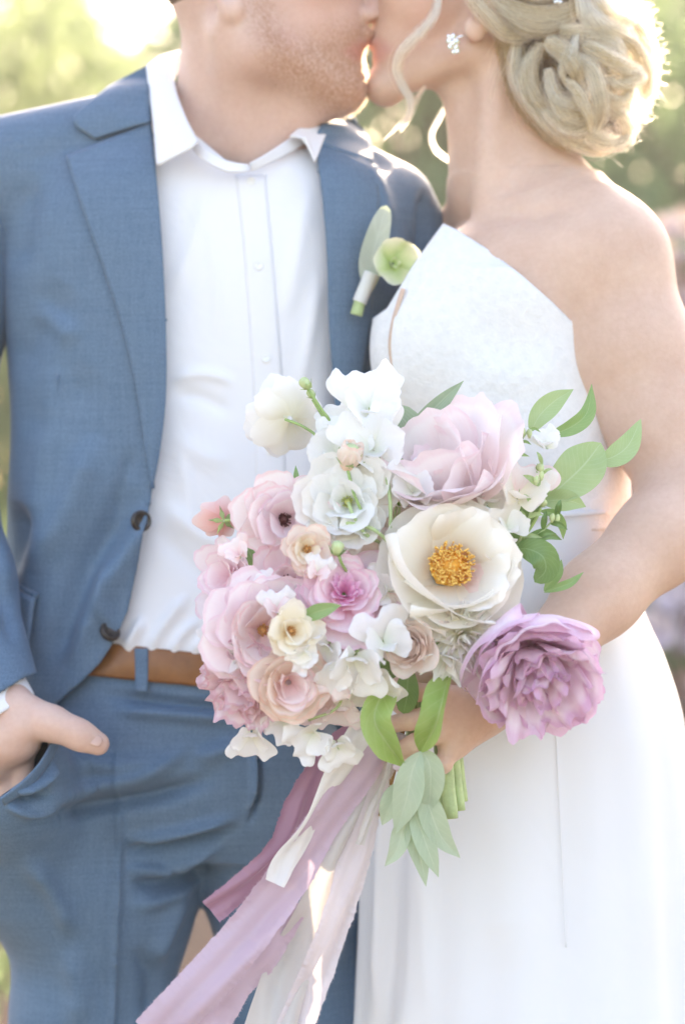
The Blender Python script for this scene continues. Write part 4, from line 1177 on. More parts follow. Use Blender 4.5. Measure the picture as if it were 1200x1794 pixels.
def tree(label, x, y, H, Rc, z0, mat, seed, n=9000, size=.11, group='trees behind the couple'):
    r = np.random.RandomState(seed); root = empty('tree', (x, y, 0), None, label, 'tree', group)
    trunk = catmull([(0, 0, -.05), (r.uniform(-.08, .08), 0, z0 * .6), (r.uniform(-.15, .15), r.uniform(-.1, .1), z0 + (H - z0) * .45)], 14)
    parts = [tube(trunk, np.linspace(.16, .05, 14) * H / 5, 9)]; cen = []
    for i in range(26):
        a = r.uniform(0, 6.283); q = Rc * math.sqrt(r.rand()); z = z0 + (H - z0) * r.uniform(.08, .98)
        sh = math.sin(math.pi * min(.98, max(.1, (z - z0) / (H - z0)))) ** .5
        c = np.array((q * sh * math.cos(a), q * sh * math.sin(a), z)); cen.append(c)
        b = trunk[r.randint(6, 13)]; parts.append(tube(catmull([b, (b + c) / 2 + r.randn(3) * .08, c], 6), np.linspace(.035, .008, 6) * H / 5, 5, False))
    v, f = join(parts); o = mesh_obj('trunk', v, f, M['bark']); o.parent = root
    V, F = leaf_cloud(clumps(r, n, np.array(cen), np.array([.30, .42, .55]) * Rc * .7), size, r)
    o = mesh_obj('crown', V, F, mat, smooth=False); o.parent = root; return root
tree('broad warm green tree at the upper left behind the groom', -3.0, 11.0, 6.2, 1.65, 1.4, FO['a'], 1, 15000)
tree('light green tree at the upper right behind the bride', 2.7, 11.5, 6.6, 2.0, 1.0, FO['b'], 2, 20000, .13)
tree('green tree in the middle distance between the two heads', .5, 13.0, 5.6, 1.6, .8, FO['b'], 3, 16000, .13)
tree('deep green tree far left', -5.6, 10.5, 5.4, 2.0, 1.2, FO['c'], 4, 8000)
tree('deep green tree far right', 6.4, 12.5, 5.6, 2.2, 1.4, FO['c'], 5, 8000)
tree('low warm green tree behind the groom shoulder', -1.5, 13.5, 3.9, 1.0, .6, FO['a'], 6, 9000)
def hedge():
    r = np.random.RandomState(11); root = empty('hedge', (0, 17.5, 0), None, 'tall green hedge closing the garden behind the trees', 'hedge')
    n = 60000; p = np.stack((r.uniform(-14, 14, n), r.uniform(-.7, .7, n), r.uniform(0, 1, n) ** .8), 1); p[:, 2] *= 6.5 - 1.75 * np.exp(-((p[:, 0] + 1.75) / .50) ** 2) + .22 * np.sin(p[:, 0] * 2.7)
    V, F = leaf_cloud(p, .28, r); o = mesh_obj('foliage', V, F, FO['b'], smooth=False); o.parent = root
    parts = [tube(catmull([(x, 0, -.05), (x + .1, 0, 1.5), (x + r.uniform(-.3, .3), 0, 3.2)], 8), np.linspace(.06, .02, 8), 6) for x in np.arange(-13.5, 14, 1.5)]
    v, f = join(parts); o = mesh_obj('stems', v, f, M['bark']); o.parent = root; tag(o, kind='stuff')
hedge()
def mat_blossom(name, a, b): return mat_foliage(name, a, b, .35)
BL = {'pink': mat_blossom('blossom_pink', (.62, .40, .42), (.78, .62, .62)), 'mauve': mat_blossom('blossom_mauve', (.52, .42, .52), (.72, .62, .68))}
def flower_shrub(label, x, y, H, Rc, blossoms, seed, n=1800, nb=260, low=.1):
    r = np.random.RandomState(seed); root = empty('flowering_shrub', (x, y, 0), None, label, 'shrub', 'flowering shrubs behind the couple')
    cen = []; parts = []
    for i in range(16):
        a = r.uniform(0, 6.283); q = Rc * math.sqrt(r.rand()) * .8; z = H * r.uniform(low + .12, .9); c = np.array((q * math.cos(a), q * math.sin(a), z)); cen.append(c)
        parts.append(tube(catmull([(r.uniform(-.06, .06), r.uniform(-.06, .06), -.03), c * .55 + r.randn(3) * .03, c], 8), np.linspace(.014, .004, 8), 5, False))
    v, f = join(parts); o = mesh_obj('stems', v, f, M['bark']); o.parent = root
    V, F = leaf_cloud(clumps(r, n, np.array(cen), np.array([.2, .28]) * Rc * 1.4), .06, r); o = mesh_obj('foliage', V, F, FO['b'], smooth=False); o.parent = root
    pt = clumps(r, nb, np.array(cen), np.array([.25, .33]) * Rc * 1.5); PV = []; PF = []
    k = 0
    for c in pt:
        nrm = r.randn(3); nrm[1] -= .8; A, e1, e2 = frame(nrm)
        for i in range(9):
            a = 2.4 * i; d = e1 * math.cos(a) + e2 * math.sin(a); t = -e1 * math.sin(a) + e2 * math.cos(a); h = .018 + .012 * (i % 3)
            s = .042 * r.uniform(.8, 1.2); PV += [c, c + d * s * .7 + t * s * .5 + A * h * .5, c + d * s + A * h, c + d * s * .7 - t * s * .5 + A * h * .5]; PF.append((k, k + 1, k + 2, k + 3)); k += 4
    o = mesh_obj('blossoms', np.array(PV), PF, BL[blossoms], smooth=False); o.parent = root; tag(o, kind='stuff'); return root
flower_shrub('pink flowering shrub behind the bride shoulder at the right', .93, 3.0, 2.12, .44, 'pink', 21, 900, 900)
flower_shrub('mauve flowering shrub low at the right behind the gown', .90, 2.4, 1.35, .34, 'mauve', 22, 1200, 420)
flower_shrub('pale pink flowering shrub between the groom shoulder and the bride neck', .30, 3.4, 2.02, .26, 'pink', 23, 500, 200)
flower_shrub('leafy shrub with few flowers low at the left beside the trouser leg', -.94, 2.2, .80, .38, 'mauve', 24, 2600, 14)
# ------------------------------------------------------------------ the bouquet, flower by flower
CF = (0, -1, 0)
# -- large open white peony with orange stamens
ax = (.14, -.90, .22)
rt_, lc, Rm, A, e1, e2 = bloom('peony', 'large open ivory white peony showing orange stamens', 782, 1006, -.296, 128, ax, [
    dict(n=5, mat='peony_white', L=1.02, W=1.5, a=86, cup=56, bend=34, bend_tip=8, ruffle=.06, freq=2.6, vm=.66, tw=.94, bw=.3, r0=.06, h=-.16, nu=17, nv=14),
    dict(n=5, mat='peony_white', L=1.02, W=1.5, a=70, cup=72, bend=40, bend_tip=-6, ruffle=.07, freq=2.6, vm=.68, tw=.94, bw=.3, r0=.06, h=-.08, nu=17, nv=14),
    dict(n=3, mat='peony_white', L=1.0, W=1.35, a=54, cup=70, bend=22, bend_tip=-24, ruffle=.10, freq=3, vm=.7, tw=.92, bw=.3, r0=.10, h=-.04, nu=17, nv=14, ph=.5, arc=2.9),
    dict(n=2, mat='peony_white', L=1.02, W=1.9, a=62, cup=100, bend=58, bend_tip=10, ruffle=.03, vm=.66, tw=.94, bw=.4, r0=.10, h=-.02, nu=19, nv=15, ph=4.0, arc=2.2),
    dict(n=1, mat='peony_white', L=.90, W=1.5, a=56, cup=110, bend=56, bend_tip=8, ruffle=.03, vm=.66, tw=.94, bw=.4, r0=.16, h=.02, nu=17, nv=14, ph=4.75, arc=1.0),
    dict(n=4, mat='peony_white', L=.94, W=.95, a=44, cup=60, bend=12, bend_tip=-34, ruffle=.20, freq=4, vm=.74, tw=.95, r0=.14, nu=17, nv=13, ph=-.5, arc=2.4),
    dict(n=3, mat='peony_blush', L=.66, W=.80, a=44, cup=60, bend=8, bend_tip=-20, ruffle=.14, r0=.16, ph=-.2, arc=1.5)], roll=0, jit=.6)
def stamens(parent, loc, A, Rm, n, R0, H, mf, ma, seed=3):
    r = random.Random(seed); e = frame(A); fil = []; ant = []
    for i in range(n):
        a = r.uniform(0, 6.283); q = math.sqrt(r.random()); d = e[1] * math.cos(a) + e[2] * math.sin(a)
        b = loc + d * q * R0 * .75 * Rm; h = H * Rm * r.uniform(.75, 1.1) * (1.05 - .25 * q)
        t = b + A * h + d * q * R0 * .38 * Rm + d * r.uniform(-.02, .02) * Rm
        fil.append(tube([b, (b + t) / 2 + d * .02 * Rm, t], [.0004, .0004, .0004], 4, False))
        k = np.array((r.uniform(-1, 1), r.uniform(-1, 1), r.uniform(-1, 1))); k = k / np.linalg.norm(k) * .55 + A * .5
        ant.append(tube([t - k * .0016, t + k * .0006 + d * .0006, t + k * .0030], [.0007, .00105, .0006], 5))
    v, f = join(fil); tag(child('filaments', parent, v, f, mf), kind='stuff')
    v, f = join(ant); tag(child('anthers', parent, v, f, ma), kind='stuff')
stamens(rt_, lc + A * .10 * Rm + e2 * .06 * Rm, A, Rm, 260, .27, .40, M['stamen'], M['anther'])
eye(rt_, lc + A * .10 * Rm + e2 * .06 * Rm, A, Rm, .25, .34, M['stamen'], 'stamen_heart', 0)

# -- lilac ruffled peony, lower right
bloom('peony', 'ruffled lilac purple peony with dark frilled edges beside the bare forearm', 930, 1136, -.292, 126, (.20, -.74, -.62), [
    dict(n=7, mat='lilac', L=1.26, W=1.30, a=94, cup=84, bend=92, bend_tip=10, ruffle=.09, vm=.66, tw=.95, bw=.3, h=-.26, nu=17, nv=14),
    dict(n=7, mat='lilac', L=1.22, W=1.20, a=78, cup=80, bend=72, bend_tip=-6, ruffle=.12, freq=4, vm=.68, tw=.95, bw=.3, h=-.14, nu=17, nv=14),
    dict(n=7, mat=['lilac', 'lilac', 'purple'], L=1.16, W=1.05, a=64, cup=70, bend=50, bend_tip=-20, ruffle=.18, freq=4.6, vm=.74, tw=.97, nu=19, nv=14),
    dict(n=7, mat=['purple', 'lilac'], L=1.10, W=.92, a=50, cup=60, bend=32, bend_tip=-30, ruffle=.24, freq=5, vm=.78, tw=.98, nu=19, nv=13),
    dict(n=7, mat=['purple', 'lilac'], L=1.06, W=.84, a=36, cup=56, bend=20, bend_tip=-36, ruffle=.28, freq=5, vm=.8, tw=.98, nu=19, nv=13),
    dict(n=6, mat=['purple', 'lilac'], L=1.00, W=.76, a=22, cup=60, bend=10, bend_tip=-36, ruffle=.30, freq=5, vm=.8, tw=.98, nu=19, nv=13),
    dict(n=4, mat='purple', L=.94, W=.64, a=9, cup=60, bend=6, bend_tip=-30, ruffle=.32, freq=5, vm=.8, tw=.98, nu=19, nv=13)], roll=.9, jit=2.0)
# top guard petals folded over like the photo's pale shoulder
# -- pale lilac peony at the back, seen from its side
bloom('peony', 'pale lilac pink peony seen from the side behind the white peony', 808, 876, -.252, 132, (-.40, -.50, .76), [
    dict(n=5, mat='lilac_pale', L=1.16, W=1.35, a=66, cup=60, bend=24, bend_tip=-22, ruffle=.14, freq=3, vm=.7, tw=.95, bw=.34, nu=17, nv=14),
    dict(n=5, mat='lilac_pale', L=1.22, W=1.30, a=46, cup=66, bend=18, bend_tip=-14, ruffle=.15, freq=3, vm=.7, tw=.95, bw=.34, nu=17, nv=14),
    dict(n=4, mat='lilac_pale', L=1.16, W=1.15, a=26, cup=70, bend=8, bend_tip=-14, ruffle=.16, freq=3, vm=.72, tw=.95, nu=17, nv=14),
    dict(n=4, mat='lilac_pale', L=1.0, W=.90, a=10, cup=80, bend=4, ruffle=.18, vm=.72, tw=.95, nu=15)], roll=.2, jit=1.6)

# -- ranunculus family
M['amber_eye'] = mat_plain('amber_eye', (.62, .30, .10), .7, var=.4, scale=500, bumpy=.6)
M['green_eye'] = mat_plain('green_eye', (.50, .52, .16), .7, var=.3, scale=500, bumpy=.6)
def ranunculus(label, px, py, y, R_, axis, m_out, m_in, eye_mat=None, layers=4, roll=0., flat=0, name='ranunculus', eye_r=.14, n0=8, cupped=False):
    rg = []
    for i in range(layers):
        t = i / max(1, layers - 1)
        if cupped: rg.append(dict(n=max(4, n0 - 2 - i // 2), mat=m_out if t < .55 else m_in, L=1.06 - .34 * t, W=1.22 - .46 * t, a=86 - 42 * t + flat, cup=74 + 16 * t, bend=38 + 6 * t, bend_tip=-8, ruffle=.09, freq=2.6, vm=.66, tw=.93, bw=.34, r0=.08, h=-.08 + .06 * t, nu=13, nv=11))
        else: rg.append(dict(n=max(4, n0 - 1 - i), mat=m_out if t < .6 else m_in, L=1.06 - .42 * t, W=.98 - .30 * t, a=92 - 34 * t + flat, cup=46 + 14 * t, bend=24 + 4 * t, bend_tip=14 - 30 * t, ruffle=.12, freq=2.4, vm=.64, tw=.90, bw=.26, r0=.07, h=-.08 + .07 * t, nu=13, nv=11))
    root, lc, Rm, A, e1, e2 = bloom(name, label, px, py, y, R_, axis, rg, roll, jit=1.5 if cupped else 2.1)
    if eye_mat: eye(root, lc + A * .02 * Rm, A, Rm, eye_r, eye_r * 1.4, M[eye_mat], stubs=44)
    return root, lc, Rm, A
ranunculus('blush pink ranunculus with a small dark red centre, left of the white ones', 496, 910, -.285, 74, (.28, -1, -.05), 'rose_light', 'lilac_rose', 'dark_eye', 4, .3, n0=10, eye_r=.12)
ranunculus('small peach ranunculus with cream petals above the dark centred pink flower', 537, 962, -.318, 50, (.20, -1, .02), 'peach', 'cream_yellow', 'amber_eye', 3, .7, eye_r=.10, flat=-14)
ranunculus('flat pink flower with dark brown eye, half hidden under the peach ranunculus', 500, 1030, -.300, 66, (.18, -1, .30), 'pink', 'pink', 'dark_eye', 2, .2, name='anemone', eye_r=.2, n0=7)
ranunculus('lavender pink tulip shaped flower at the left edge above the belt', 404, 1014, -.262, 70, (-.50, -.80, .12), 'lilac_rose', 'lilac_rose', None, 3, .9, flat=-26, n0=7, name='ranunculus')
r_, lc, Rm, A = ranunculus('mauve pink flower with bright magenta heart in the middle left', 603, 1042, -.318, 86, (.10, -1, .42), 'mauve_pink', 'mauve_pink', None, 3, .1, name='scabiosa', n0=9)
for i in range(16):
    a = i * 2.4; Af, f1, f2 = frame((.10, -1, .42)); 
    add_petal(r_, lc, Af, f1, f2, a, 16 + i * 2.2, .06 * Rm, .05 * Rm, Q['hot'], 'inner_petal', L=.46 * Rm, W=.24 * Rm, cup=60, bend=4, ruffle=.3, seed=i, nu=7, nv=8)
ranunculus('pale pink ranunculus tucked in just left of the large ivory peony', 645, 985, -.288, 62, (-.05, -1, .12), 'rose_light', 'blush', 'green_eye', 4, .4, eye_r=.1)
ranunculus('lilac pink ranunculus with cream yellow heart, largest of the left cluster', 458, 1104, -.315, 104, (.42, -1, .02), 'lilac_rose', 'rose_light', 'amber_eye', 4, .6, n0=11, eye_r=.08)
ranunculus('small cream yellow flower with amber centre on the lilac pink ranunculus', 508, 1106, -.352, 50, (.34, -1, .10), 'cream_yellow', 'cream_yellow', 'amber_eye', 3, 1.1, eye_r=.12, flat=-10)
ranunculus('soft peach ranunculus low on the left above the white sprig', 506, 1196, -.330, 72, (.18, -1, -.15), 'peach', 'rose_light', None, 5, .2, cupped=True)
bloom('carnation', 'dusty pink carnation with frilled edges at the lower left', 446, 1186, -.290, 90, (-.40, -.90, -.35), [
    dict(n=8, mat='dusty', L=1.0, W=.95, a=94, cup=30, bend=20, ruffle=.26, freq=5, vm=.8, tw=.98, bw=.2, nu=19, nv=11, h=-.1),
    dict(n=8, mat='dusty', L=1.0, W=.90, a=76, cup=30, bend=14, ruffle=.28, freq=5, vm=.8, tw=.98, nu=19, nv=11),
    dict(n=8, mat='dusty', L=.96, W=.84, a=58, cup=30, bend=10, ruffle=.30, freq=5, vm=.8, tw=.98, nu=19, nv=11),
    dict(n=7, mat='dusty', L=.92, W=.76, a=40, cup=30, bend=6, ruffle=.32, freq=5, vm=.8, tw=.98, nu=19, nv=11),
    dict(n=6, mat='dusty', L=.86, W=.66, a=22, cup=30, bend=4, ruffle=.34, freq=5, vm=.8, tw=.98, nu=19, nv=11)], roll=.3, jit=2.0)
# blush garden rose, spiral of wrapped petals
rr_ = [dict(n=5, mat='blush', L=.98, W=1.15, a=74, cup=90, bend=40, bend_tip=-30, ruffle=.04, vm=.62, tw=.8, nu=11, nv=10)]
for i in range(6):
    t = i / 5; rr_.append(dict(n=5 - (i > 3), mat='blush', L=.90 - .22 * t, W=.95 - .45 * t, a=54 - 46 * t, cup=110 + 40 * t, bend=26 - 10 * t, ruffle=.03, vm=.66, tw=.85, r0=.04, nu=11, nv=9))
bloom('rose', 'blush garden rose with spiralling petals under the ivory peony', 726, 1134, -.318, 62, (-.42, -1, .05), rr_, roll=.5, jit=.6)
# cream chrysanthemum with narrow pointed petals
mm = []
for i in range(7):
    t = i / 6; mm.append(dict(n=13 - i, mat=['mum', 'mum', 'mum_pink'], L=1.05 - .40 * t, W=.24, a=92 - 74 * t, cup=110, bend=20 + 10 * t, vm=.5, tw=.6, point=.7, r0=.10 - .06 * t, h=.0, nu=5, nv=8))
bloom('chrysanthemum', 'cream chrysanthemum with narrow pointed petals below the ivory peony', 810, 1114, -.315, 74, (.25, -1, -.30), mm, roll=.1)
bloom('ranunculus', 'open white flower with long drooping petals left of the chrysanthemum', 778, 1150, -.318, 52, (-.1, -.7, -.8), [dict(n=6, mat='white', L=1.1, W=.62, a=58, cup=60, bend=16, point=.35, ruffle=.05), dict(n=4, mat='white', L=.9, W=.5, a=34, cup=60, bend=10, point=.35)], roll=.3)
# white ranunculus seen from behind at the upper left, on a thin stem
bl = bloom('ranunculus', 'white ranunculus seen from behind, top left on a thin stem', 508, 733, -.245, 76, (-.42, .80, .20), [
    dict(n=7, mat='ivory', L=.95, W=.85, a=78, cup=40, bend=10, ruffle=.10, vm=.66, tw=.85, nu=11), dict(n=7, mat='white', L=1.02, W=.85, a=64, cup=46, bend=12, ruffle=.10, vm=.66, tw=.85, nu=11), dict(n=6, mat='white', L=.9, W=.7, a=44, cup=50, bend=10, ruffle=.1)], roll=.2)
stem_to(bl[0], [(500, 735, -.252), (532, 748, -.262), (565, 775, -.268), (600, 840, -.26), (640, 930, -.25)], .0014)
# white ranunculus in the middle, turned aside
ranunculus('full white ranunculus above the pale pink one, with crossing green stems', 610, 880, -.292, 86, (-.16, -1, .12), 'ivory', 'white', 'green_eye', 4, .8, flat=-6, n0=9, eye_r=.08)
# small coral flower seen from behind, far left
bl = bloom('ranunculus', 'small coral pink flower seen from behind at the far left', 392, 912, -.262, 50, (-.35, .80, .25), [
    dict(n=6, mat='coral', L=1.0, W=.80, a=66, cup=60, bend=14, ruffle=.06, nu=9), dict(n=5, mat='coral', L=.9, W=.7, a=46, cup=60, bend=10, ruffle=.06, nu=9)], roll=.5)
sepals(bl[0], bl[1], (-.35, .80, .25), bl[2], 5, .55, .20, 72, M['calyx'], r0=.02, h=-.05)
stem_to(bl[0], [(394, 912, -.268), (420, 910, -.272), (442, 910, -.270), (500, 930, -.25)], .0015)
# blush sweet peas on the upper right and the white ones
sweet_pea('blush white sweet pea at the upper right of the bouquet', 905, 872, -.282, 64, (.25, -.85, .45), -.35, ('rose_light', 'ivory'), seed=11)
sweet_pea('ivory sweet pea peeping over the ivory peony on its right', 888, 925, -.288, 40, (.5, -.8, .1), .4, ('ivory', 'white'), seed=12)
sweet_pea('small white sweet pea high among the green leaves on the right', 955, 782, -.262, 33, (.1, -.7, .6), .2, ('white', 'white'), seed=13)
sweet_pea('small white sweet pea left of the highest leaves on the right', 862, 806, -.250, 29, (-.2, -.6, .7), .5, ('white', 'white'), seed=14)
sweet_pea('white sweet pea at the top beside the striped leaf', 648, 722, -.262, 69, (.15, -.9, .35), .15, ('white', 'white'), seed=21, stem=[(640, 735, -.255), (650, 800, -.25), (670, 930, -.24)])
sweet_pea('white sweet pea just under the topmost one', 655, 790, -.278, 69, (.1, -1, .15), .35, ('white', 'white'), seed=22)
sweet_pea('white sweet pea behind the peach bud', 590, 800, -.268, 58, (-.3, -.9, .3), -.4, ('white', 'white'), seed=23)
sweet_pea('white sweet pea left of the pale lilac peony', 722, 862, -.290, 51, (.05, -1, .15), .15, ('white', 'white'), seed=24, stem=[(706, 874, -.28), (694, 890, -.275), (688, 930, -.26)])
sweet_pea('white sweet pea in the middle of the lower white cluster', 622, 1150, -.345, 64, (.1, -1, -.55), 3.0, ('white', 'white'), seed=31, stem=[(640, 1100, -.34), (650, 1105, -.335), (664, 1090, -.30)])
sweet_pea('white sweet pea at the left of the lower white cluster', 575, 1132, -.335, 49, (-.3, -1, -.3), 2.6, ('white', 'white'), seed=32)
sweet_pea('white sweet pea at the right of the lower white cluster', 672, 1128, -.335, 56, (.3, -1, .1), .3, ('white', 'white'), seed=33)
sweet_pea('broad ivory sweet pea hanging below the lower white cluster', 650, 1178, -.318, 64, (.1, -.7, -.7), 3.2, ('ivory', 'ivory'), seed=34)
# the low white sprig
sweet_pea('white sweet pea at the tip of the low sprig, over the trousers', 441, 1284, -.300, 44, (-.1, -.9, -.5), 3.1, ('white', 'white'), seed=41, stem=[(450, 1270, -.295), (468, 1262, -.295), (474, 1236, -.29)])
sweet_pea('white sweet pea second from the tip of the low sprig', 500, 1262, -.305, 35, (.1, -1, -.1), 2.4, ('white', 'white'), seed=42)
sweet_pea('white sweet pea on the low sprig above the ribbons', 548, 1284, -.312, 44, (.2, -1, -.3), 2.2, ('white', 'white'), seed=43, stem=[(540, 1262, -.31), (590, 1240, -.315), (606, 1195, -.32)])
sweet_pea('white sweet pea nearest the white ribbon on the low sprig', 590, 1302, -.312, 40, (.2, -1, -.4), 3.4, ('white', 'white'), seed=44)
sweet_pea('thin pale lilac flower hanging above the ribbons', 596, 1232, -.295, 47, (.1, -.8, -.7), 3.1, ('lilac_pale', 'lilac_pale'), seed=45)

ranunculus('rosy pink ranunculus deep between the magenta hearted flower and the lower white cluster', 560, 1096, -.300, 62, (.0, -1, .1), 'pink', 'mauve_pink', None, 4, .3)
ranunculus('pale lilac flower half hidden behind the lavender pink one and the big lilac pink one', 440, 1048, -.268, 58, (-.3, -.9, .2), 'lilac_rose', 'lilac_rose', None, 3, .5)
ranunculus('ivory ranunculus just visible between the lower white cluster and the ivory peony', 668, 1076, -.300, 60, (-.2, -1, .0), 'ivory', 'peach', None, 4, .1)
ranunculus('pale lilac ranunculus under the peach one, above the low white sprig', 560, 1212, -.296, 62, (.1, -.8, -.5), 'lilac_pale', 'rose_light', None, 4, .1)
ranunculus('blush flower half hidden above the ivory peony', 700, 930, -.262, 58, (-.1, -.9, .5), 'rose_light', 'blush', None, 4, .9)
sweet_pea('white sweet pea low behind the pale lilac peony', 852, 880, -.262, 54, (.3, -.8, .5), -.2, ('lilac_pale', 'white'), seed=51)
sweet_pea('white sweet pea at the top beside the green buds', 606, 745, -.250, 44, (-.3, -.8, .5), .5, ('white', 'white'), seed=52)

sweet_pea('blush sweet pea between the peach ranunculus and the white ranunculus', 566, 930, -.296, 40, (.0, -1, .2), .3, ('rose_light', 'white'), seed=61)
sweet_pea('white sweet pea wedged between the pink flowers and the ivory peony', 672, 1036, -.312, 40, (-.2, -1, .1), 1.2, ('ivory', 'white'), seed=62)
sweet_pea('blush sweet pea over the flat pink flower at the left', 452, 1046, -.306, 40, (-.3, -1, .2), .2, ('white', 'rose_light'), seed=63)
sweet_pea('white sweet pea tucked above the pale pink ranunculus', 640, 930, -.306, 36, (.1, -1, .3), .5, ('white', 'white'), seed=64)
sweet_pea('blush sweet pea at the lower edge between the peach ranunculus and the rose', 584, 1176, -.338, 42, (.1, -1, -.3), 2.8, ('rose_light', 'white'), seed=65)
sweet_pea('white sweet pea at the left edge under the lavender pink flower', 396, 1100, -.292, 40, (-.6, -.8, .0), 1.0, ('white', 'lilac_rose'), seed=66)
sweet_pea('blush sweet pea over the lilac pink ranunculus at its upper edge', 486, 1070, -.338, 34, (.1, -1, .3), .1, ('white', 'rose_light'), seed=67)

sweet_pea('blush sweet pea lying over the lavender pink flower', 420, 972, -.300, 30, (-.2, -1, .3), .6, ('rose_light', 'rose_light'), seed=71)
sweet_pea('small white sweet pea beside the magenta hearted flower', 556, 1004, -.334, 28, (.1, -1, .2), -.3, ('white', 'rose_light'), seed=72)
sweet_pea('small blush sweet pea over the dusty pink carnation', 414, 1150, -.322, 34, (-.4, -1, -.1), 1.4, ('rose_light', 'white'), seed=73)
sweet_pea('small white sweet pea right under the cream yellow flower', 534, 1146, -.352, 30, (.2, -1, -.1), 2.2, ('white', 'white'), seed=74)

# -- buds
bud('flower_bud', 'green bud standing highest at the top left', 535, 672, -.262, 11, (-.7, 0, .7), M['bud'], [(540, 682, -.262), (562, 716, -.262), (585, 752, -.26), (620, 860, -.25), (660, 950, -.24)])
bud('flower_bud', 'smaller green bud just behind the topmost bud', 545, 690, -.250, 8, (-.5, .1, .85), M['bud'], [(548, 700, -.250), (566, 730, -.252), (584, 756, -.252), (630, 900, -.24)])
pb = bud('flower_bud', 'half open peach bud on a curved green stem', 613, 800, -.300, 21, (.25, -.35, .9), M['bud'], [(609, 822, -.30), (622, 870, -.305), (648, 918, -.305), (682, 950, -.295)])
Af, f1, f2 = frame((.25, -.35, .9))
for i in range(9):
    add_petal(pb, None, Af, f1, f2, i * 2.4, 12 + 2.5 * (i % 4), .006 + .0004 * (i % 3), -.012, Q['peach'], 'petal', L=.026, W=.022, cup=95, bend=14, ruffle=.05, seed=i, nu=9, nv=9)
bud('flower_bud', 'round green bud between the peach and pink flowers', 591, 961, -.330, 13, (.1, -.6, .8), M['bud'], [(594, 974, -.33), (600, 990, -.325), (620, 1020, -.30)])
bud('flower_bud', 'tiny green bud in the leaves at the right', 945, 818, -.275, 7, (.6, -.4, .6), M['bud'], [(940, 826, -.275), (930, 845, -.272), (920, 880, -.265)])
bud('flower_bud', 'tiny green bud above the dark curled leaf', 951, 882, -.272, 7, (.5, -.4, .7), M['bud'], [(947, 890, -.272), (935, 915, -.272), (905, 960, -.265)])
# stems crossing in front of the white ranunculus
def named(lbl): return next(o for o in bpy.data.objects if o.get('label') == lbl)
stem_to(named('white sweet pea just under the topmost one'), [(668, 816, -.285), (680, 850, -.30), (684, 900, -.305), (682, 950, -.30)], .0018, M['stem_pale'])
stem_to(named('full white ranunculus above the pale pink one, with crossing green stems'), [(600, 915, -.308), (640, 922, -.316), (665, 935, -.316), (690, 962, -.30)], .0018, M['stem_pale'])
stem_to(named('white sweet pea behind the peach bud'), [(610, 880, -.305), (620, 905, -.310), (640, 935, -.312), (664, 950, -.30)], .0017, M['stem_pale'])

# -- leaves
leaf('leaf', 'broad striped grey green leaf folded over behind the top sweet peas', [(690, 900, -.235), (716, 820, -.245), (720, 762, -.252), (698, 728, -.256), (668, 742, -.262)], 66, LF['stripe'], 14, roll=15, wave=.02, prof=(.45, .6))
leaf('leaf', 'narrow striped leaf pointing up to the right against the bodice', [(716, 800, -.240), (735, 745, -.245), (770, 705, -.245), (812, 667, -.24)], 42, LF['stripe'], 24, roll=24, wave=.02)
leaf('leaf', 'dark striped leaf behind the white ranunculus', [(690, 930, -.225), (670, 860, -.23), (676, 810, -.238), (690, 770, -.24)], 60, LF['stripe'], 18)
leaf('leaf', 'light green leaf standing up against the lace bodice', [(928, 760, -.235), (945, 728, -.235), (972, 702, -.232), (1004, 682, -.225)], 42, LF['light'], 14)
leaf('leaf', 'narrow leaf reaching up toward the upper arm', [(958, 764, -.232), (1000, 748, -.225), (1028, 722, -.215), (1036, 672, -.205)], 34, LF['mid'], 22, tw=30)
leaf('leaf', 'large pale green leaf at the right of the bouquet', [(950, 880, -.245), (985, 850, -.245), (1022, 815, -.240), (1052, 776, -.235)], 84, LF['light'], 10, prof=(.6, .7))
leaf('leaf', 'light green leaf with its tip on the bare arm', [(1040, 806, -.235), (1070, 802, -.228), (1100, 780, -.218), (1122, 734, -.205)], 44, LF['light'], 14, prof=(.42, .9))
leaf('leaf', 'light green leaf below the large pale one', [(948, 880, -.250), (975, 876, -.250), (1000, 878, -.248), (1026, 888, -.245)], 40, LF['light'], 12)
leaf('leaf', 'glossy dark leaf curling over right of the ivory peony', [(900, 962, -.272), (925, 962, -.280), (950, 975, -.285), (955, 1000, -.282), (936, 1020, -.278)], 52, LF['dark'], 16, roll=-10, prof=(.5, .55), wave=.05)
leaf('leaf', 'dark narrow leaf between the ivory peony and the forearm', [(895, 950, -.262), (925, 948, -.268), (955, 936, -.265), (984, 946, -.258)], 26, LF['dark'], 22)
leaf('leaf', 'thin mid green leaf hanging from the right hand sprig', [(945, 895, -.262), (968, 900, -.262), (984, 920, -.258), (986, 945, -.252)], 20, LF['mid'], 20)
leaf('leaf', 'upright small leaf above the lilac peony', [(952, 1036, -.268), (966, 1018, -.268), (978, 1000, -.265), (983, 980, -.26)], 22, LF['mid'], 22)
leaf('leaf', 'thin leaf above the lilac peony crossing the forearm', [(952, 1038, -.268), (975, 1030, -.265), (1000, 1020, -.258), (1022, 1002, -.25)], 17, LF['mid'], 22)
leaf('leaf', 'dark green leaf behind the upper right sweet pea', [(870, 960, -.235), (900, 900, -.24), (925, 860, -.243), (950, 820, -.245)], 80, LF['dark'], 12)
leaf('leaf', 'small leaf at the top right, left of the white sweet pea', [(800, 800, -.235), (815, 790, -.235), (830, 795, -.235), (842, 812, -.235)], 30, LF['mid'], 14)
leaf('leaf', 'thin curved leaf against the bodice', [(820, 785, -.245), (840, 775, -.245), (862, 770, -.245), (884, 772, -.245)], 10, LF['mid'], 20)
leaf('leaf', 'broad green leaf behind the lavender pink flower', [(470, 1010, -.245), (450, 990, -.246), (434, 960, -.246), (425, 925, -.245)], 56, LF['mid'], 16)
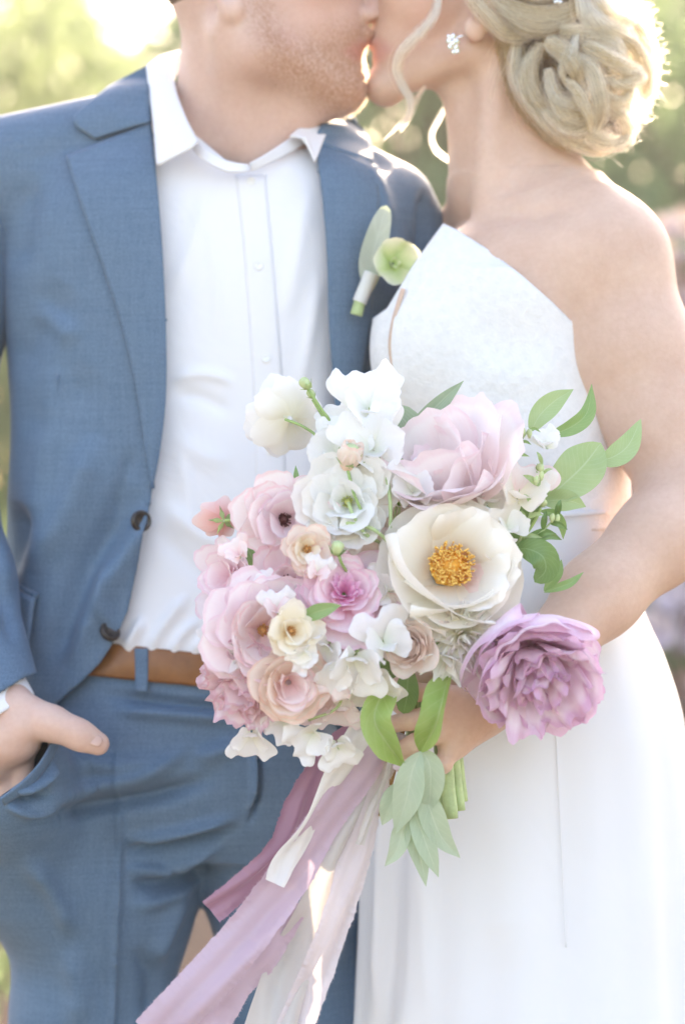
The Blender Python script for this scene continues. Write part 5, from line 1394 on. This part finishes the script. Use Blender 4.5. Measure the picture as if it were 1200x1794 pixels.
leaf('leaf', 'green leaf behind the left cluster over the belt', [(430, 1060, -.24), (405, 1085, -.242), (380, 1104, -.245), (354, 1114, -.245)], 28, LF['mid'], 20)
leaf('leaf', 'light leaf tip hanging over the tan belt', [(405, 1110, -.238), (385, 1140, -.24), (368, 1165, -.242), (353, 1182, -.242)], 28, LF['light'], 22)
leaf('leaf', 'narrow leaf over the belt beside the light leaf tip', [(405, 1120, -.236), (392, 1150, -.238), (384, 1170, -.238), (376, 1186, -.238)], 18, LF['mid'], 22)
leaf('leaf', 'small green leaf under the magenta hearted flower', [(528, 1086, -.345), (550, 1074, -.352), (575, 1066, -.355), (598, 1060, -.352)], 28, LF['mid'], 14)
leaf('leaf', 'green leaf tip beside the dark red centre flower', [(520, 870, -.25), (519, 850, -.255), (519, 832, -.255), (518, 815, -.25)], 12, LF['mid'], 14)
def sprig(label, pts, n, L, mat, seed, buds=3):
    root = empty('greenery_sprig', tuple(P(*pts[0])), None, label, 'sprig', GREENS_GROUP); r = random.Random(seed)
    stem_to(root, pts, .0016, M['stem_pale'], r2=.0008)
    c = catmull(np.array(pts, float), n + 2)
    for i in range(1, n + 2):
        x, y, d = c[i]; tx, ty = c[min(i + 1, n + 1)][:2] - c[i - 1][:2]; h = math.hypot(tx, ty); tx /= h; ty /= h; s_ = 1 if i % 2 else -1
        a = r.uniform(.5, 1.1) * s_; ux, uy = tx * math.cos(a) - ty * math.sin(a), tx * math.sin(a) + ty * math.cos(a); l = L * r.uniform(.7, 1.2)
        leaf('leaf', None, [(x, y, d), (x + ux * l * .5, y + uy * l * .5 - 2, d - .006), (x + ux * l, y + uy * l + 4, d - .002)], l * r.uniform(.22, .38), mat, 20, parent=root, nv=12, nu=7)
    for i in range(buds):
        x, y, d = c[-1 - i]; q = P(x + r.uniform(-10, 10), y + r.uniform(-10, 10), d - .008); v, f = tube([q - np.array((0, 0, .004)), q, q + np.array((.0006, 0, .003)), q + np.array((.001, 0, .005))], [.0008, .0026, .0022, .0006], 8); child('small_bud', root, v, f, M['bud'])
sprig('leafy sprig with tiny buds rising beside the small white sweet pea on the right', [(872, 838, -.258), (892, 805, -.266), (908, 778, -.270), (926, 752, -.268)], 6, 30, LF['mid'], 1)
sprig('leafy sprig with tiny buds between the blush sweet pea and the large pale leaf', [(905, 960, -.268), (925, 910, -.280), (942, 860, -.285), (950, 815, -.282)], 7, 32, LF['light'], 2)
sprig('small sprig low at the right above the dark curled leaf', [(905, 985, -.262), (930, 950, -.268), (955, 925, -.266), (975, 905, -.26)], 5, 34, LF['dark'], 3, 2)
sprig('thin sprig between the white ranunculus and the pale lilac peony', [(690, 940, -.272), (700, 890, -.280), (705, 850, -.280), (700, 815, -.275)], 4, 22, LF['mid'], 4, 0)
# folded leaves over the hand
leaf('leaf', 'folded bright green leaf over the fingers on the left', [(692, 1194, -.300), (666, 1222, -.314), (656, 1262, -.322), (678, 1302, -.316), (712, 1346, -.300)], 78, LF['fresh'], 46, roll=-30, wave=.09, prof=(.45, .9), tw=60, nv=30, nu=13)
leaf('leaf', 'bright green leaf folded lengthwise over the knuckles', [(786, 1182, -.300), (780, 1205, -.316), (772, 1240, -.328), (762, 1275, -.322), (736, 1318, -.302)], 82, LF['fresh'], 50, roll=34, wave=.09, prof=(.55, .9), tw=-20, nv=30, nu=13)
leaf('leaf', 'dark leaf between the two folded leaves', [(716, 1165, -.285), (714, 1195, -.287), (712, 1225, -.285), (706, 1250, -.28)], 42, LF['dark'], 12, prof=(.55, .5))
# sage leaves hanging below the hand
for lb, pts, W_ in (('sage leaf hanging lowest below the hand', [(718, 1412, -.285), (724, 1460, -.285), (738, 1510, -.282), (746, 1553, -.278)], 36),
        ('sage leaf curving to the lower left of the stems', [(716, 1420, -.286), (706, 1450, -.286), (694, 1490, -.284), (674, 1518, -.28)], 36),
        ('sage leaf beside the lowest one on its right', [(720, 1410, -.290), (736, 1450, -.292), (752, 1495, -.290), (768, 1537, -.285)], 40),
        ('long sage leaf reaching toward the lower right over the skirt', [(735, 1370, -.292), (750, 1410, -.295), (772, 1465, -.290), (806, 1503, -.282)], 48),
        ('sage leaf just below the fingertips on the left', [(706, 1368, -.288), (694, 1390, -.290), (682, 1415, -.288), (669, 1446, -.282)], 42),
        ('upright sage leaf in the middle under the hand', [(737, 1316, -.305), (722, 1350, -.308), (712, 1400, -.304), (692, 1462, -.292)], 56),
        ('broad sage leaf over the middle of the stems', [(737, 1312, -.300), (752, 1340, -.304), (754, 1380, -.300), (750, 1426, -.292)], 52)):
    leaf('leaf', lb, pts, W_, LF['sage'], 16, wave=.02, prof=(.42, .95))

# -- cut stems below the hand
for lb, a, b, r0, mt in (('thickest cut stem below the hand', (764, 1200, -.225), (790, 1434, -.238), .0068, 'stem_pale'), ('cut stem right of the thickest one', (776, 1200, -.215), (806, 1420, -.226), .0050, 'stem_pale'),
        ('thin cut stem at the right of the stems', (786, 1210, -.208), (812, 1404, -.214), .0042, 'stem_pale'), ('cut stem half hidden behind the thickest one', (756, 1200, -.215), (776, 1424, -.224), .0046, 'stem_pale'),
        ('brown woody stem at the left beside the ribbons', (716, 1220, -.228), (668, 1430, -.236), .0032, 'stem_brown'), ('short green stem behind the sage leaves', (735, 1200, -.220), (738, 1440, -.226), .0040, 'stem'),
        ('yellow green stem behind the left sage leaf', (725, 1210, -.218), (700, 1430, -.226), .0040, 'stem_pale')):
    p = catmull([P(*a), (P(*a) + P(*b)) / 2 + np.array((.001, 0, 0)), P(*b)], 14); v, f = tube(p, np.full(14, r0) * (1 + .04 * np.sin(np.arange(14) * 1.7)), 12)
    o = mesh_obj('cut_stem', v, f, M[mt], None, loc=p[0]); tag(o, lb, 'stem', GREENS_GROUP)
    cv, cf = tube([p[-1] - (p[-1] - p[-2]) * .02, p[-1] + (p[-1] - p[-2]) * .04], [r0 * .8, r0 * .78], 12); c_ = mesh_obj('cut_end', cv - p[0], cf, mat_plain('cut_end', (.62, .66, .42), .8), None); c_.parent = o

# greens deep inside that close the gaps between the blooms
rf = random.Random(5)
for i in range(20):
    a = i * 2.399; q = math.sqrt((i + .5) / 20); x0, y0 = 690 + 60 * q * math.cos(a), 1030 + 60 * q * math.sin(a)
    x1, y1 = 680 + 225 * math.cos(a) * (.55 + .45 * q), 1010 + 190 * math.sin(a) * (.55 + .45 * q)
    tip = P(x1, y1, -.26); used_ = {o.get('label') for o in bpy.data.objects}
    lb = next(l for l in ('inner leaf packed behind the ' + ' '.join(o['label'].split()[:10]).rstrip(',') for o in sorted((o for o in bpy.data.objects if o.get('group') == FLOWERS_GROUP), key=lambda o: (o.location - Vector(tip)).length)) if l not in used_)
    leaf('leaf', lb, [(x0, y0, -.235), ((x0 + x1) / 2 + 12, (y0 + y1) / 2 - 8, -.245), (x1, y1, -.232)], rf.uniform(50, 78), LF[rf.choice(['dark', 'dark', 'mid'])], 14, nv=12, nu=7, roll=rf.uniform(-20, 20))

# -- ribbons
ribbon('smooth ivory white ribbon with a rounded end', [(668, 1236, -.27, 10), (628, 1290, -.275, 20), (582, 1370, -.272, 30), (534, 1460, -.268, 45), (498, 1510, -.266, 20), (482, 1548, -.268, -25)], 46, RB['white'], False, .34, 3, W1=40)
ribbon('wide mauve ribbon with torn edges running to the lower left corner', [(676, 1275, -.262, 40), (630, 1350, -.262, 25), (560, 1450, -.258, 15), (500, 1545, -.254, 5), (430, 1640, -.25, 0), (352, 1730, -.246, 10), (270, 1815, -.242, 20)], 64, RB['mauve'], True, .42, 4, W1=88)
ribbon('dark rose ribbon half hidden behind the white ribbon', [(640, 1256, -.24, 40), (572, 1330, -.238, 35), (528, 1400, -.235, 40), (492, 1480, -.235, 45), (430, 1548, -.235, 20), (370, 1598, -.235, 10)], 54, RB['rose'], True, .4, 5, W1=46)
ribbon('greyish cream ribbon hanging straight down behind the mauve one', [(690, 1280, -.245, 20), (650, 1370, -.242, 30), (600, 1480, -.238, 20), (552, 1600, -.232, 10), (505, 1700, -.228, 10), (470, 1815, -.225, 10)], 54, RB['cream'], False, .45, 6, W1=90)
ribbon('pale lilac ribbon with torn edges nearest the gown', [(696, 1285, -.250, 30), (664, 1370, -.246, 40), (634, 1470, -.240, 25), (596, 1590, -.236, 15), (560, 1690, -.232, 10), (510, 1815, -.228, 0)], 46, RB['lilac'], True, .45, 7, W1=64)
ribbon('narrow cream ribbon strip on top of the pale lilac one', [(690, 1300, -.272, 40), (676, 1360, -.27, 60), (650, 1420, -.268, 40), (630, 1480, -.266, 30)], 18, RB['cream'], False, .3, 8)
ribbon('lilac ribbon with torn edges folded under the wide mauve one', [(520, 1580, -.238, 30), (470, 1660, -.236, 20), (420, 1730, -.234, 35), (360, 1815, -.232, 20)], 60, RB['mauve'], True, .3, 9)
# ------------------------------------------------------------------ hair made of strands
def mat_hair(name, c1, c2, rough=.32):
    m = bpy.data.materials.new(name); m.use_nodes = True; nt = m.node_tree; N = nt.nodes; L = nt.links
    N.remove(N['Principled BSDF'])
    h = N.new('ShaderNodeBsdfHairPrincipled'); h.parametrization = 'COLOR'
    inf = N.new('ShaderNodeHairInfo'); r = ramp(nt, inf.outputs['Random'], [(0, c1), (1, c2)])
    L.new(r.outputs['Color'], h.inputs['Color']); h.inputs['Roughness'].default_value = rough; h.inputs['Radial Roughness'].default_value = .4
    L.new(h.outputs[0], N['Material Output'].inputs['Surface']); return m
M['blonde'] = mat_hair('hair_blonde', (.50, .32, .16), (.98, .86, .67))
M['blonde_dark'] = mat_hair('hair_blonde_dark', (.26, .145, .065), (.54, .35, .18))  # darker strands also paint the shaded depth between locks
M['stubble'] = mat_hair('hair_stubble', (.32, .14, .06), (.50, .25, .12))
def strands(name, curves, rad, mat, parent):
    """curves: list of (n,3) arrays; rad: (root, tip) in metres"""
    hc = bpy.data.hair_curves.new(name); hc.add_curves([len(c) for c in curves])
    pos = np.vstack(curves).astype(np.float32); hc.points.foreach_set('position', pos.ravel())
    rr = np.concatenate([np.linspace(rad[0], rad[1], len(c)) for c in curves]).astype(np.float32)
    at = hc.attributes.get('radius') or hc.attributes.new('radius', 'FLOAT', 'POINT'); at.data.foreach_set('value', rr)
    hc.materials.append(mat); o = bpy.data.objects.new(name, hc); COL.objects.link(o); o.parent = parent; return o
hr = np.random.RandomState(4)
def lock(pts, W, n=110, twist=60, flat=.45, frizz=.0022, taper=.5, nv=26, spread=1.0):
    p = catmull([P(*q) for q in pts], nv)
    T = np.gradient(p, axis=0); T /= np.linalg.norm(T, axis=1)[:, None]
    view = np.tile((0, 1.0, 0), (nv, 1)); s = np.cross(T, view); s /= np.linalg.norm(s, axis=1)[:, None] + 1e-9; up = np.cross(s, T)
    t = np.linspace(0, 1, nv); tw = np.radians(twist) * (t - .5)
    s2 = s * np.cos(tw)[:, None] + up * np.sin(tw)[:, None]; u2 = -s * np.sin(tw)[:, None] + up * np.cos(tw)[:, None]
    half = W * S * .5 * (1 - (1 - taper) * np.abs(2 * t - 1) ** 2.5); out = []
    for i in range(n):
        a = hr.uniform(0, 6.283); q = math.sqrt(hr.rand()); x = q * math.cos(a); z = q * math.sin(a) * flat
        if hr.rand() < .12: x *= hr.uniform(1.2, 2.0); z *= 1.6
        ph = hr.uniform(0, 6, 3); fz = frizz * (np.sin(t * 7 + ph[0]) + .5 * np.sin(t * 15 + ph[1])) * hr.uniform(.2, 1)
        c = p + s2 * (x * half + fz)[:, None] + u2 * (z * half + fz * .6)[:, None]
        out.append(c[hr.randint(0, max(1, nv // 7)):nv - hr.randint(0, max(1, nv // 5))])
    return out
hair = empty('hair', (0, 0, 0)); bp(hair); tag(hair, 'blonde hair pinned up in a loose curled bun')
# scalp cover and the pinned mass under the locks
fh = Field((.10, -.06, 1.50), (.42, .22, 1.88), .0036)
fh.ball(P(905, -110, .085), (.096, .081, .108), .02); fh.ball(P(1000, 40, .085), (.060, .058, .062), .03); fh.ball(P(1005, 130, .080), (.062, .056, .062), .03); fh.ball(P(950, 105, .085), (.030, .040, .062), .03); fh.ball(P(1020, 205, .085), (.048, .046, .036), .03)  # lowest ball added to keep the sun off the nape
fh.ball(P(735, -10, .085), (.072, .12, .10), .01, sub=True); fh.ball(P(838, 20, .02), (.032, .06, .036), .01, sub=True)
V, F = fh.mesh(); V = relax(V, F, 2)
M['hair_under_shade'] = mat_plain('hair_under_shade', (.15, .09, .05), .55, var=.45, scale=160, bumpy=.7)  # dark brown paints shade into the gaps between the blonde locks
mesh_obj('pinned_hair', V, F, M['hair_under_shade'], hair)
LOCKS = [([(822, -30, .0), (832, 0, -.004), (858, 32, -.006), (883, 57, -.002), (908, 64, .006), (930, 60, .012)], 26), ([(850, -40, .0), (885, 8, -.004), (947, 27, -.010), (1000, 18, -.008), (1020, -10, .0)], 30),
    ([(872, 18, .0), (931, 42, -.006), (975, 38, -.008), (1012, 14, -.004)], 24), ([(880, 36, .004), (934, 54, .0), (980, 44, -.002), (1010, 30, .0)], 18),
    ([(908, 60, .012), (902, 104, .012), (905, 139, .014), (928, 177, .010), (956, 215, .008), (994, 252, .012)], 22), ([(947, 75, .004), (928, 120, .004), (937, 165, .004), (962, 195, .004)], 24),
    ([(955, 70, -.010), (985, 89, -.016), (1008, 118, -.018), (1016, 148, -.010)], 30), ([(1005, 98, -.012), (1035, 120, -.018), (1049, 158, -.018), (1054, 196, -.012), (1042, 232, .0)], 26),
    ([(959, 120, -.006), (970, 165, -.010), (997, 182, -.012), (1023, 174, -.010), (1024, 142, -.006)], 20), ([(960, 150, -.004), (985, 198, -.010), (1023, 205, -.010), (1046, 180, -.006)], 20),
    ([(950, 190, .002), (991, 224, -.004), (1029, 220, -.004), (1052, 190, .002)], 22), ([(980, 52, -.006), (1042, 64, -.012), (1080, 78, -.006), (1100, 100, .010)], 30),
    ([(1020, 78, -.014), (1061, 98, -.018), (1095, 117, -.008), (1124, 118, .010)], 26), ([(1058, 133, -.010), (1089, 148, -.012), (1122, 136, .0), (1106, 116, .004)], 16),
    ([(1055, 160, -.008), (1085, 178, -.010), (1104, 160, -.002), (1090, 140, .0)], 14), ([(1010, -30, -.006), (1032, 24, -.014), (1061, 50, -.012), (1098, 58, .004)], 34),
    ([(1040, -30, .0), (1058, 8, -.008), (1090, 34, .0), (1112, 40, .015)], 26), ([(1018, 215, .004), (1050, 246, .006), (1085, 250, .018), (1108, 232, .030)], 26), ([(975, 225, .010), (1010, 252, .014), (1050, 262, .022), (1085, 258, .04)], 22),
    ([(1075, 60, .0), (1110, 85, .016), (1128, 130, .03), (1128, 180, .04)], 26), ([(1095, 20, .01), (1125, 60, .03), (1140, 120, .04), (1132, 190, .05)], 22), ([(1060, 180, -.002), (1090, 205, .01), (1100, 235, .03), (1085, 265, .04)], 22),
    ([(990, 140, -.014), (1010, 160, -.020), (1030, 200, -.018), (1035, 232, -.008)], 16), ([(930, 90, .004), (918, 130, .006), (922, 170, .008), (945, 205, .010)], 16), ([(1085, 90, -.004), (1100, 130, .004), (1098, 170, .012), (1080, 210, .02)], 22),
    ([(905, 70, .02), (925, 150, .03), (960, 230, .035), (1010, 262, .04)], 26), ([(870, -60, -.004), (930, -20, -.012), (1000, -30, -.010), (1050, -10, .0)], 36), ([(1010, 60, -.012), (1000, 90, -.018), (985, 120, -.016), (990, 150, -.010)], 14)]
light = []; dark = []
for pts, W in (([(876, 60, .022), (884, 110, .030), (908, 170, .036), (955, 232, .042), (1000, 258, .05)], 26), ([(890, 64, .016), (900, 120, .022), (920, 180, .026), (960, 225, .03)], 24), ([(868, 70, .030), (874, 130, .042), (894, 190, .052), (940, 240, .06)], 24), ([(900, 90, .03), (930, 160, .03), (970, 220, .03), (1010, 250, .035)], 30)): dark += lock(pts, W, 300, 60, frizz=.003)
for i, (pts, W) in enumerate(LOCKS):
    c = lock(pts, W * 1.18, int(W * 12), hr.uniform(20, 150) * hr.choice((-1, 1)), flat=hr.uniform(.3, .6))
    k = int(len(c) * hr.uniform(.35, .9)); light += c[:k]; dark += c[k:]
# filler coils wound round the bun
for i in range(46):
    a0 = hr.uniform(0, 6.283); q = hr.uniform(35, 100); cx, cy_ = hr.uniform(985, 1040), hr.uniform(40, 165)
    pts = [(cx + q * math.cos(a0 + t) * .9, cy_ + q * math.sin(a0 + t), .085 - .062 * math.sqrt(max(0, 1 - (q / 115) ** 2)) + .006 * math.sin(t * 3)) for t in np.linspace(0, hr.uniform(1.2, 2.6), 5)]
    c = lock(pts, hr.uniform(8, 18), 110, hr.uniform(-90, 90), frizz=.003); kk = hr.randint(10, 90); light += c[:kk]; dark += c[kk:]
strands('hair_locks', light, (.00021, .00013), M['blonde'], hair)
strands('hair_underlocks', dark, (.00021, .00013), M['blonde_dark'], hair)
# the loose tendril by her cheek and the one at her neck, flyaways at the edge of the bun
loose = lock([(778, -60, .02), (768, -10, .014), (761, 23, .010), (738, 54, .008), (704, 90, .010), (695, 121, .014), (704, 147, .018), (719, 176, .022), (716, 205, .024), (698, 222, .026), (672, 246, .028)], 19, 200, 140, .4, .0018, .12, 44)
loose += lock([(745, 150, .02), (722, 185, .03), (712, 210, .03), (700, 235, .034)], 12, 34, 90, .5, .002, .2)
loose += lock([(800, 150, .10), (772, 205, .10), (757, 236, .10), (764, 262, .10), (790, 284, .095), (806, 312, .09), (806, 350, .088)], 8, 60, 60, .6, .0006, .3, 36)
for i in range(420):
    a = hr.uniform(-1.3, 1.45); b = np.array((1030 + 100 * math.cos(a), 110 + 135 * math.sin(a))); ln = hr.uniform(14, 46); t = a + hr.uniform(-1.2, 1.4)
    e = b + ln * np.array((math.cos(t), math.sin(t))); m_ = (b + e) / 2 + hr.uniform(-12, 12, 2); y = hr.uniform(.03, .12)
    loose.append(catmull([P(*(b - (e - b) * .6), y), P(*b, y), P(*m_, y + hr.uniform(-.01, .01)), P(*e, y + hr.uniform(-.02, .02))], 12))
for i in range(46):
    x = hr.uniform(862, 925); y0 = hr.uniform(50, 150); loose.append(catmull([P(x + 12, y0 - 20, .02), P(x - 6, y0 + 10, .022), P(x - 14 + hr.uniform(-8, 14), y0 + 50, .028), P(x - 4 + hr.uniform(-10, 34), y0 + 95, .035)], 12))
for i in range(500):
    c0 = light[hr.randint(len(light))]; j = hr.randint(0, max(1, len(c0) - 8)); c1 = c0[j:j + 8].copy(); t_ = np.linspace(0, 1, len(c1))[:, None]; c1 += hr.randn(3) * .0012 + t_ ** 2 * hr.randn(3) * np.array((.009, .006, .009)); loose.append(c1)
strands('loose_strands', loose, (.00018, .00008), M['blonde'], hair)

# hair pin and earring
M['crystal'] = mat_plain('crystal', (.92, .93, .95), .06, metal=.85)
def gem(parent, c, r, mat, name='crystal'):
    bm = bmesh.new(); bmesh.ops.create_icosphere(bm, subdivisions=1, radius=r); V = np.array([v.co[:] for v in bm.verts]) * np.array((1, .6, 1)); F = [[v.index for v in f.verts] for f in bm.faces]; bm.free()
    o = mesh_obj(name, V + np.asarray(c) - np.array(parent.location), F, mat, None, smooth=False); o.parent = parent
er = empty('earring', tuple(P(794, 76, .004)), None, 'crystal cluster earring on the bride ear', 'earring')
for dx, dy, r in ((0, -12, 4.2), (-7, -4, 4.4), (6, -3, 4.6), (-5, 6, 4.2), (5, 7, 4.4), (0, 0, 4.6), (1, 15, 3.4), (-8, -12, 3.0), (8, 14, 2.8)): gem(er, P(794 + dx, 76 + dy, .002 - (.002 if (dx, dy) == (0, 0) else 0)), r * S * 1.4, M['crystal'])
v, f = tube([P(800, 66, .006), P(812, 62, .012), P(826, 56, .016)], .0012, 6); child('post', er, v, f, M['crystal'])
pin = empty('hair_pin', tuple(P(977, 2, -.02)), None, 'tiny crystal hair pin at the top of the updo', 'hair pin')
for dx in (-5, 0, 5): gem(pin, P(977 + dx, 2 + abs(dx) * .3, -.02), 3.2 * S, M['crystal'])
v, f = tube([P(970, -6, -.012), P(977, 4, -.016), P(984, 16, -.008)], .0008, 5); child('pin_wire', pin, v, f, M['crystal'])

# pigment of beard, lips and cheeks, then real stubble on the groom's jaw
def soft(Qp, poly, w):
    poly = np.asarray(poly, float); d, _, _ = seg_dist(Qp, np.vstack((poly, poly[:1]))); s = np.where(inside(Qp, poly), d, -d); return np.clip(s / w * .5 + .5, 0, 1)
def paint(o, V, layers):
    a = o.data.color_attributes.new('pigment', 'FLOAT_COLOR', 'POINT'); c = np.zeros((len(V), 4), np.float32)
    for ch, m in layers: c[:, ch] = np.maximum(c[:, ch], m)
    a.data.foreach_set('color', c.ravel())
def add_pigment(mat, cols):
    nt = mat.node_tree; b = nt.nodes['Principled BSDF']; at = nt.nodes.new('ShaderNodeAttribute'); at.attribute_name = 'pigment'
    sp = nt.nodes.new('ShaderNodeSeparateColor'); nt.links.new(at.outputs['Color'], sp.inputs[0]); c = b.inputs['Base Color'].links[0].from_socket
    n = noise(nt, 320, 3); n2 = ramp(nt, n.outputs['Fac'], [(.35, (.35, .35, .35)), (.65, (1, 1, 1))])
    for i, col in enumerate(cols):
        f = sp.outputs[i]
        if i == 0: f = mixc(nt, 1.0, f, n2.outputs['Color'], 'MULTIPLY')
        c = mixc(nt, f, c, col)
    nt.links.new(c, b.inputs['Base Color'])
Vg, Fg = EXPORT_GROOM; Qg = to_px(Vg); face = (Vg[:, 2] > P(0, 260)[2])
BEARD = [(448, -40), (470, -20), (486, 40), (520, 66), (560, 60), (590, 40), (640, 40), (660, 60), (655, 130), (640, 190), (590, 200), (540, 172), (480, 128), (450, 80), (440, 20)]
LIPS_G = [(600, 90), (622, 74), (648, 70), (650, 84), (645, 106), (622, 106)]
bm_ = soft(Qg, BEARD, 26) * face * .80; must = soft(Qg, [(606, 50), (650, 42), (660, 70), (620, 76), (596, 92)], 10) * face * .8; chin = soft(Qg, [(560, 140), (590, 118), (640, 118), (645, 190), (590, 196)], 22) * face * .75
paint(body, Vg, [(0, bm_), (0, must), (0, chin), (1, soft(Qg, LIPS_G, 8) * face * .45), (2, soft(Qg, [(500, -40), (600, -40), (590, 40), (520, 50)], 50) * face * .35)])
add_pigment(M['skin_groom'], [(.36, .155, .075), (.62, .22, .20), (.70, .34, .28)])
Vb, Fb = BR_BODY; Qb = to_px(Vb); fb_ = (Vb[:, 2] > P(0, 260)[2])
paint(bbody, Vb, [(1, soft(Qb, [(640, 68), (664, 66), (690, 86), (668, 108), (645, 108)], 7) * fb_ * .4), (2, soft(Qb, [(690, -40), (780, -40), (780, 60), (700, 60)], 60) * fb_ * .4)])
add_pigment(M['skin_bride'], [(.3, .15, .09), (.62, .24, .24), (.74, .36, .30)])
Ng = vnormals(Vg, Fg); w_ = np.maximum(bm_, np.maximum(must, chin * 1.1)); idx = np.where((w_ > .1) & (Ng[:, 1] < .5))[0]
pick = idx[hr.rand(len(idx)) < w_[idx] * .9]; st = []
for i in np.concatenate((pick, pick)):
    b = Vg[i] + hr.randn(3) * .0012; d = Ng[i] * .6 + np.array((.25, 0, -.8)) + hr.randn(3) * .3; d /= np.linalg.norm(d); l = hr.uniform(.002, .0045)
    st.append(np.array((b - d * .0006, b + d * l * .5, b + d * l)))
strands('beard', st, (.00010, .00004), M['stubble'], None); gp(bpy.data.objects['beard'])

# ---- boutonniere on the far lapel
bt = empty('boutonniere', tuple(fj.front([(652, 475)], .02)[0]), None, 'boutonniere of pale green hellebore and grey leaf on the lapel', 'boutonniere')
yb = bt.location[1]
leaf('leaf', None, [(646, 516, yb - .002), (650, 462, yb - .006), (664, 405, yb - .007), (677, 360, yb - .002)], 46, mat_leaf('leaf_felt', (.50, .54, .46), (.58, .62, .54), (.62, .66, .58), veins=2, rough=.9), 12, parent=bt, prof=(.40, .42), wave=.05, nv=26)
A, e1, e2 = frame((.25, -1, .05)); lc = P(688, 462, yb - .014)
for i in range(5): 
    o = add_petal(bt, None, A, e1, e2, i * 1.257 + .5, 62, .003, 0, Q['hellebore'], 'petal', L=.030, W=.036, cup=66, bend=26, ruffle=.10, tw=.9, seed=i + 60, nu=11, nv=10); o.location = Vector(lc) - bt.location
for i in range(4):
    o = add_petal(bt, None, A, e1, e2, i * 1.57, 30, .001, 0, Q['hellebore'], 'petal', L=.012, W=.008, cup=60, bend=10, seed=i + 80, nu=7, nv=7); o.location = Vector(lc) - bt.location
v, f = tube(catmull([P(650, 478, yb - .008), P(636, 510, yb - .008), P(624, 552, yb - .006)], 16), np.linspace(.0058, .0068, 16), 10); child('stem', bt, v, f, M['stem_pale'])
for k in range(15):
    t = k / 14; c = P(650 - 20 * t, 480 + 48 * t, yb - .008); d = np.array((-.42, 0, -1.0)); d /= np.linalg.norm(d); A, e1, e2 = frame(d)
    ring = [c + (e1 * math.cos(a) + e2 * math.sin(a)) * .0068 for a in np.linspace(0, 6.283, 17)]; v, f = tube(ring, .0011, 6, False); child('twine', bt, v, f, M['pearl'])

# ------------------------------------------------------------------ sunlit evening air
def haze(density):
    V = [(x, y, z) for x in (-40, 40) for y in (-8, 34) for z in (-1, 9)]
    F = [(0, 1, 3, 2), (4, 6, 7, 5), (0, 4, 5, 1), (2, 3, 7, 6), (0, 2, 6, 4), (1, 5, 7, 3)]
    m = bpy.data.materials.new('haze_air'); m.use_nodes = True; nt = m.node_tree; nt.nodes.remove(nt.nodes['Principled BSDF'])
    v = nt.nodes.new('ShaderNodeVolumePrincipled'); v.inputs['Color'].default_value = (.95, .96, .97, 1); v.inputs['Density'].default_value = density; v.inputs['Anisotropy'].default_value = .45
    nt.links.new(v.outputs[0], nt.nodes['Material Output'].inputs['Volume'])
    o = mesh_obj('haze', V, F, m, smooth=False); tag(o, kind='stuff'); return o
haze(.0030)
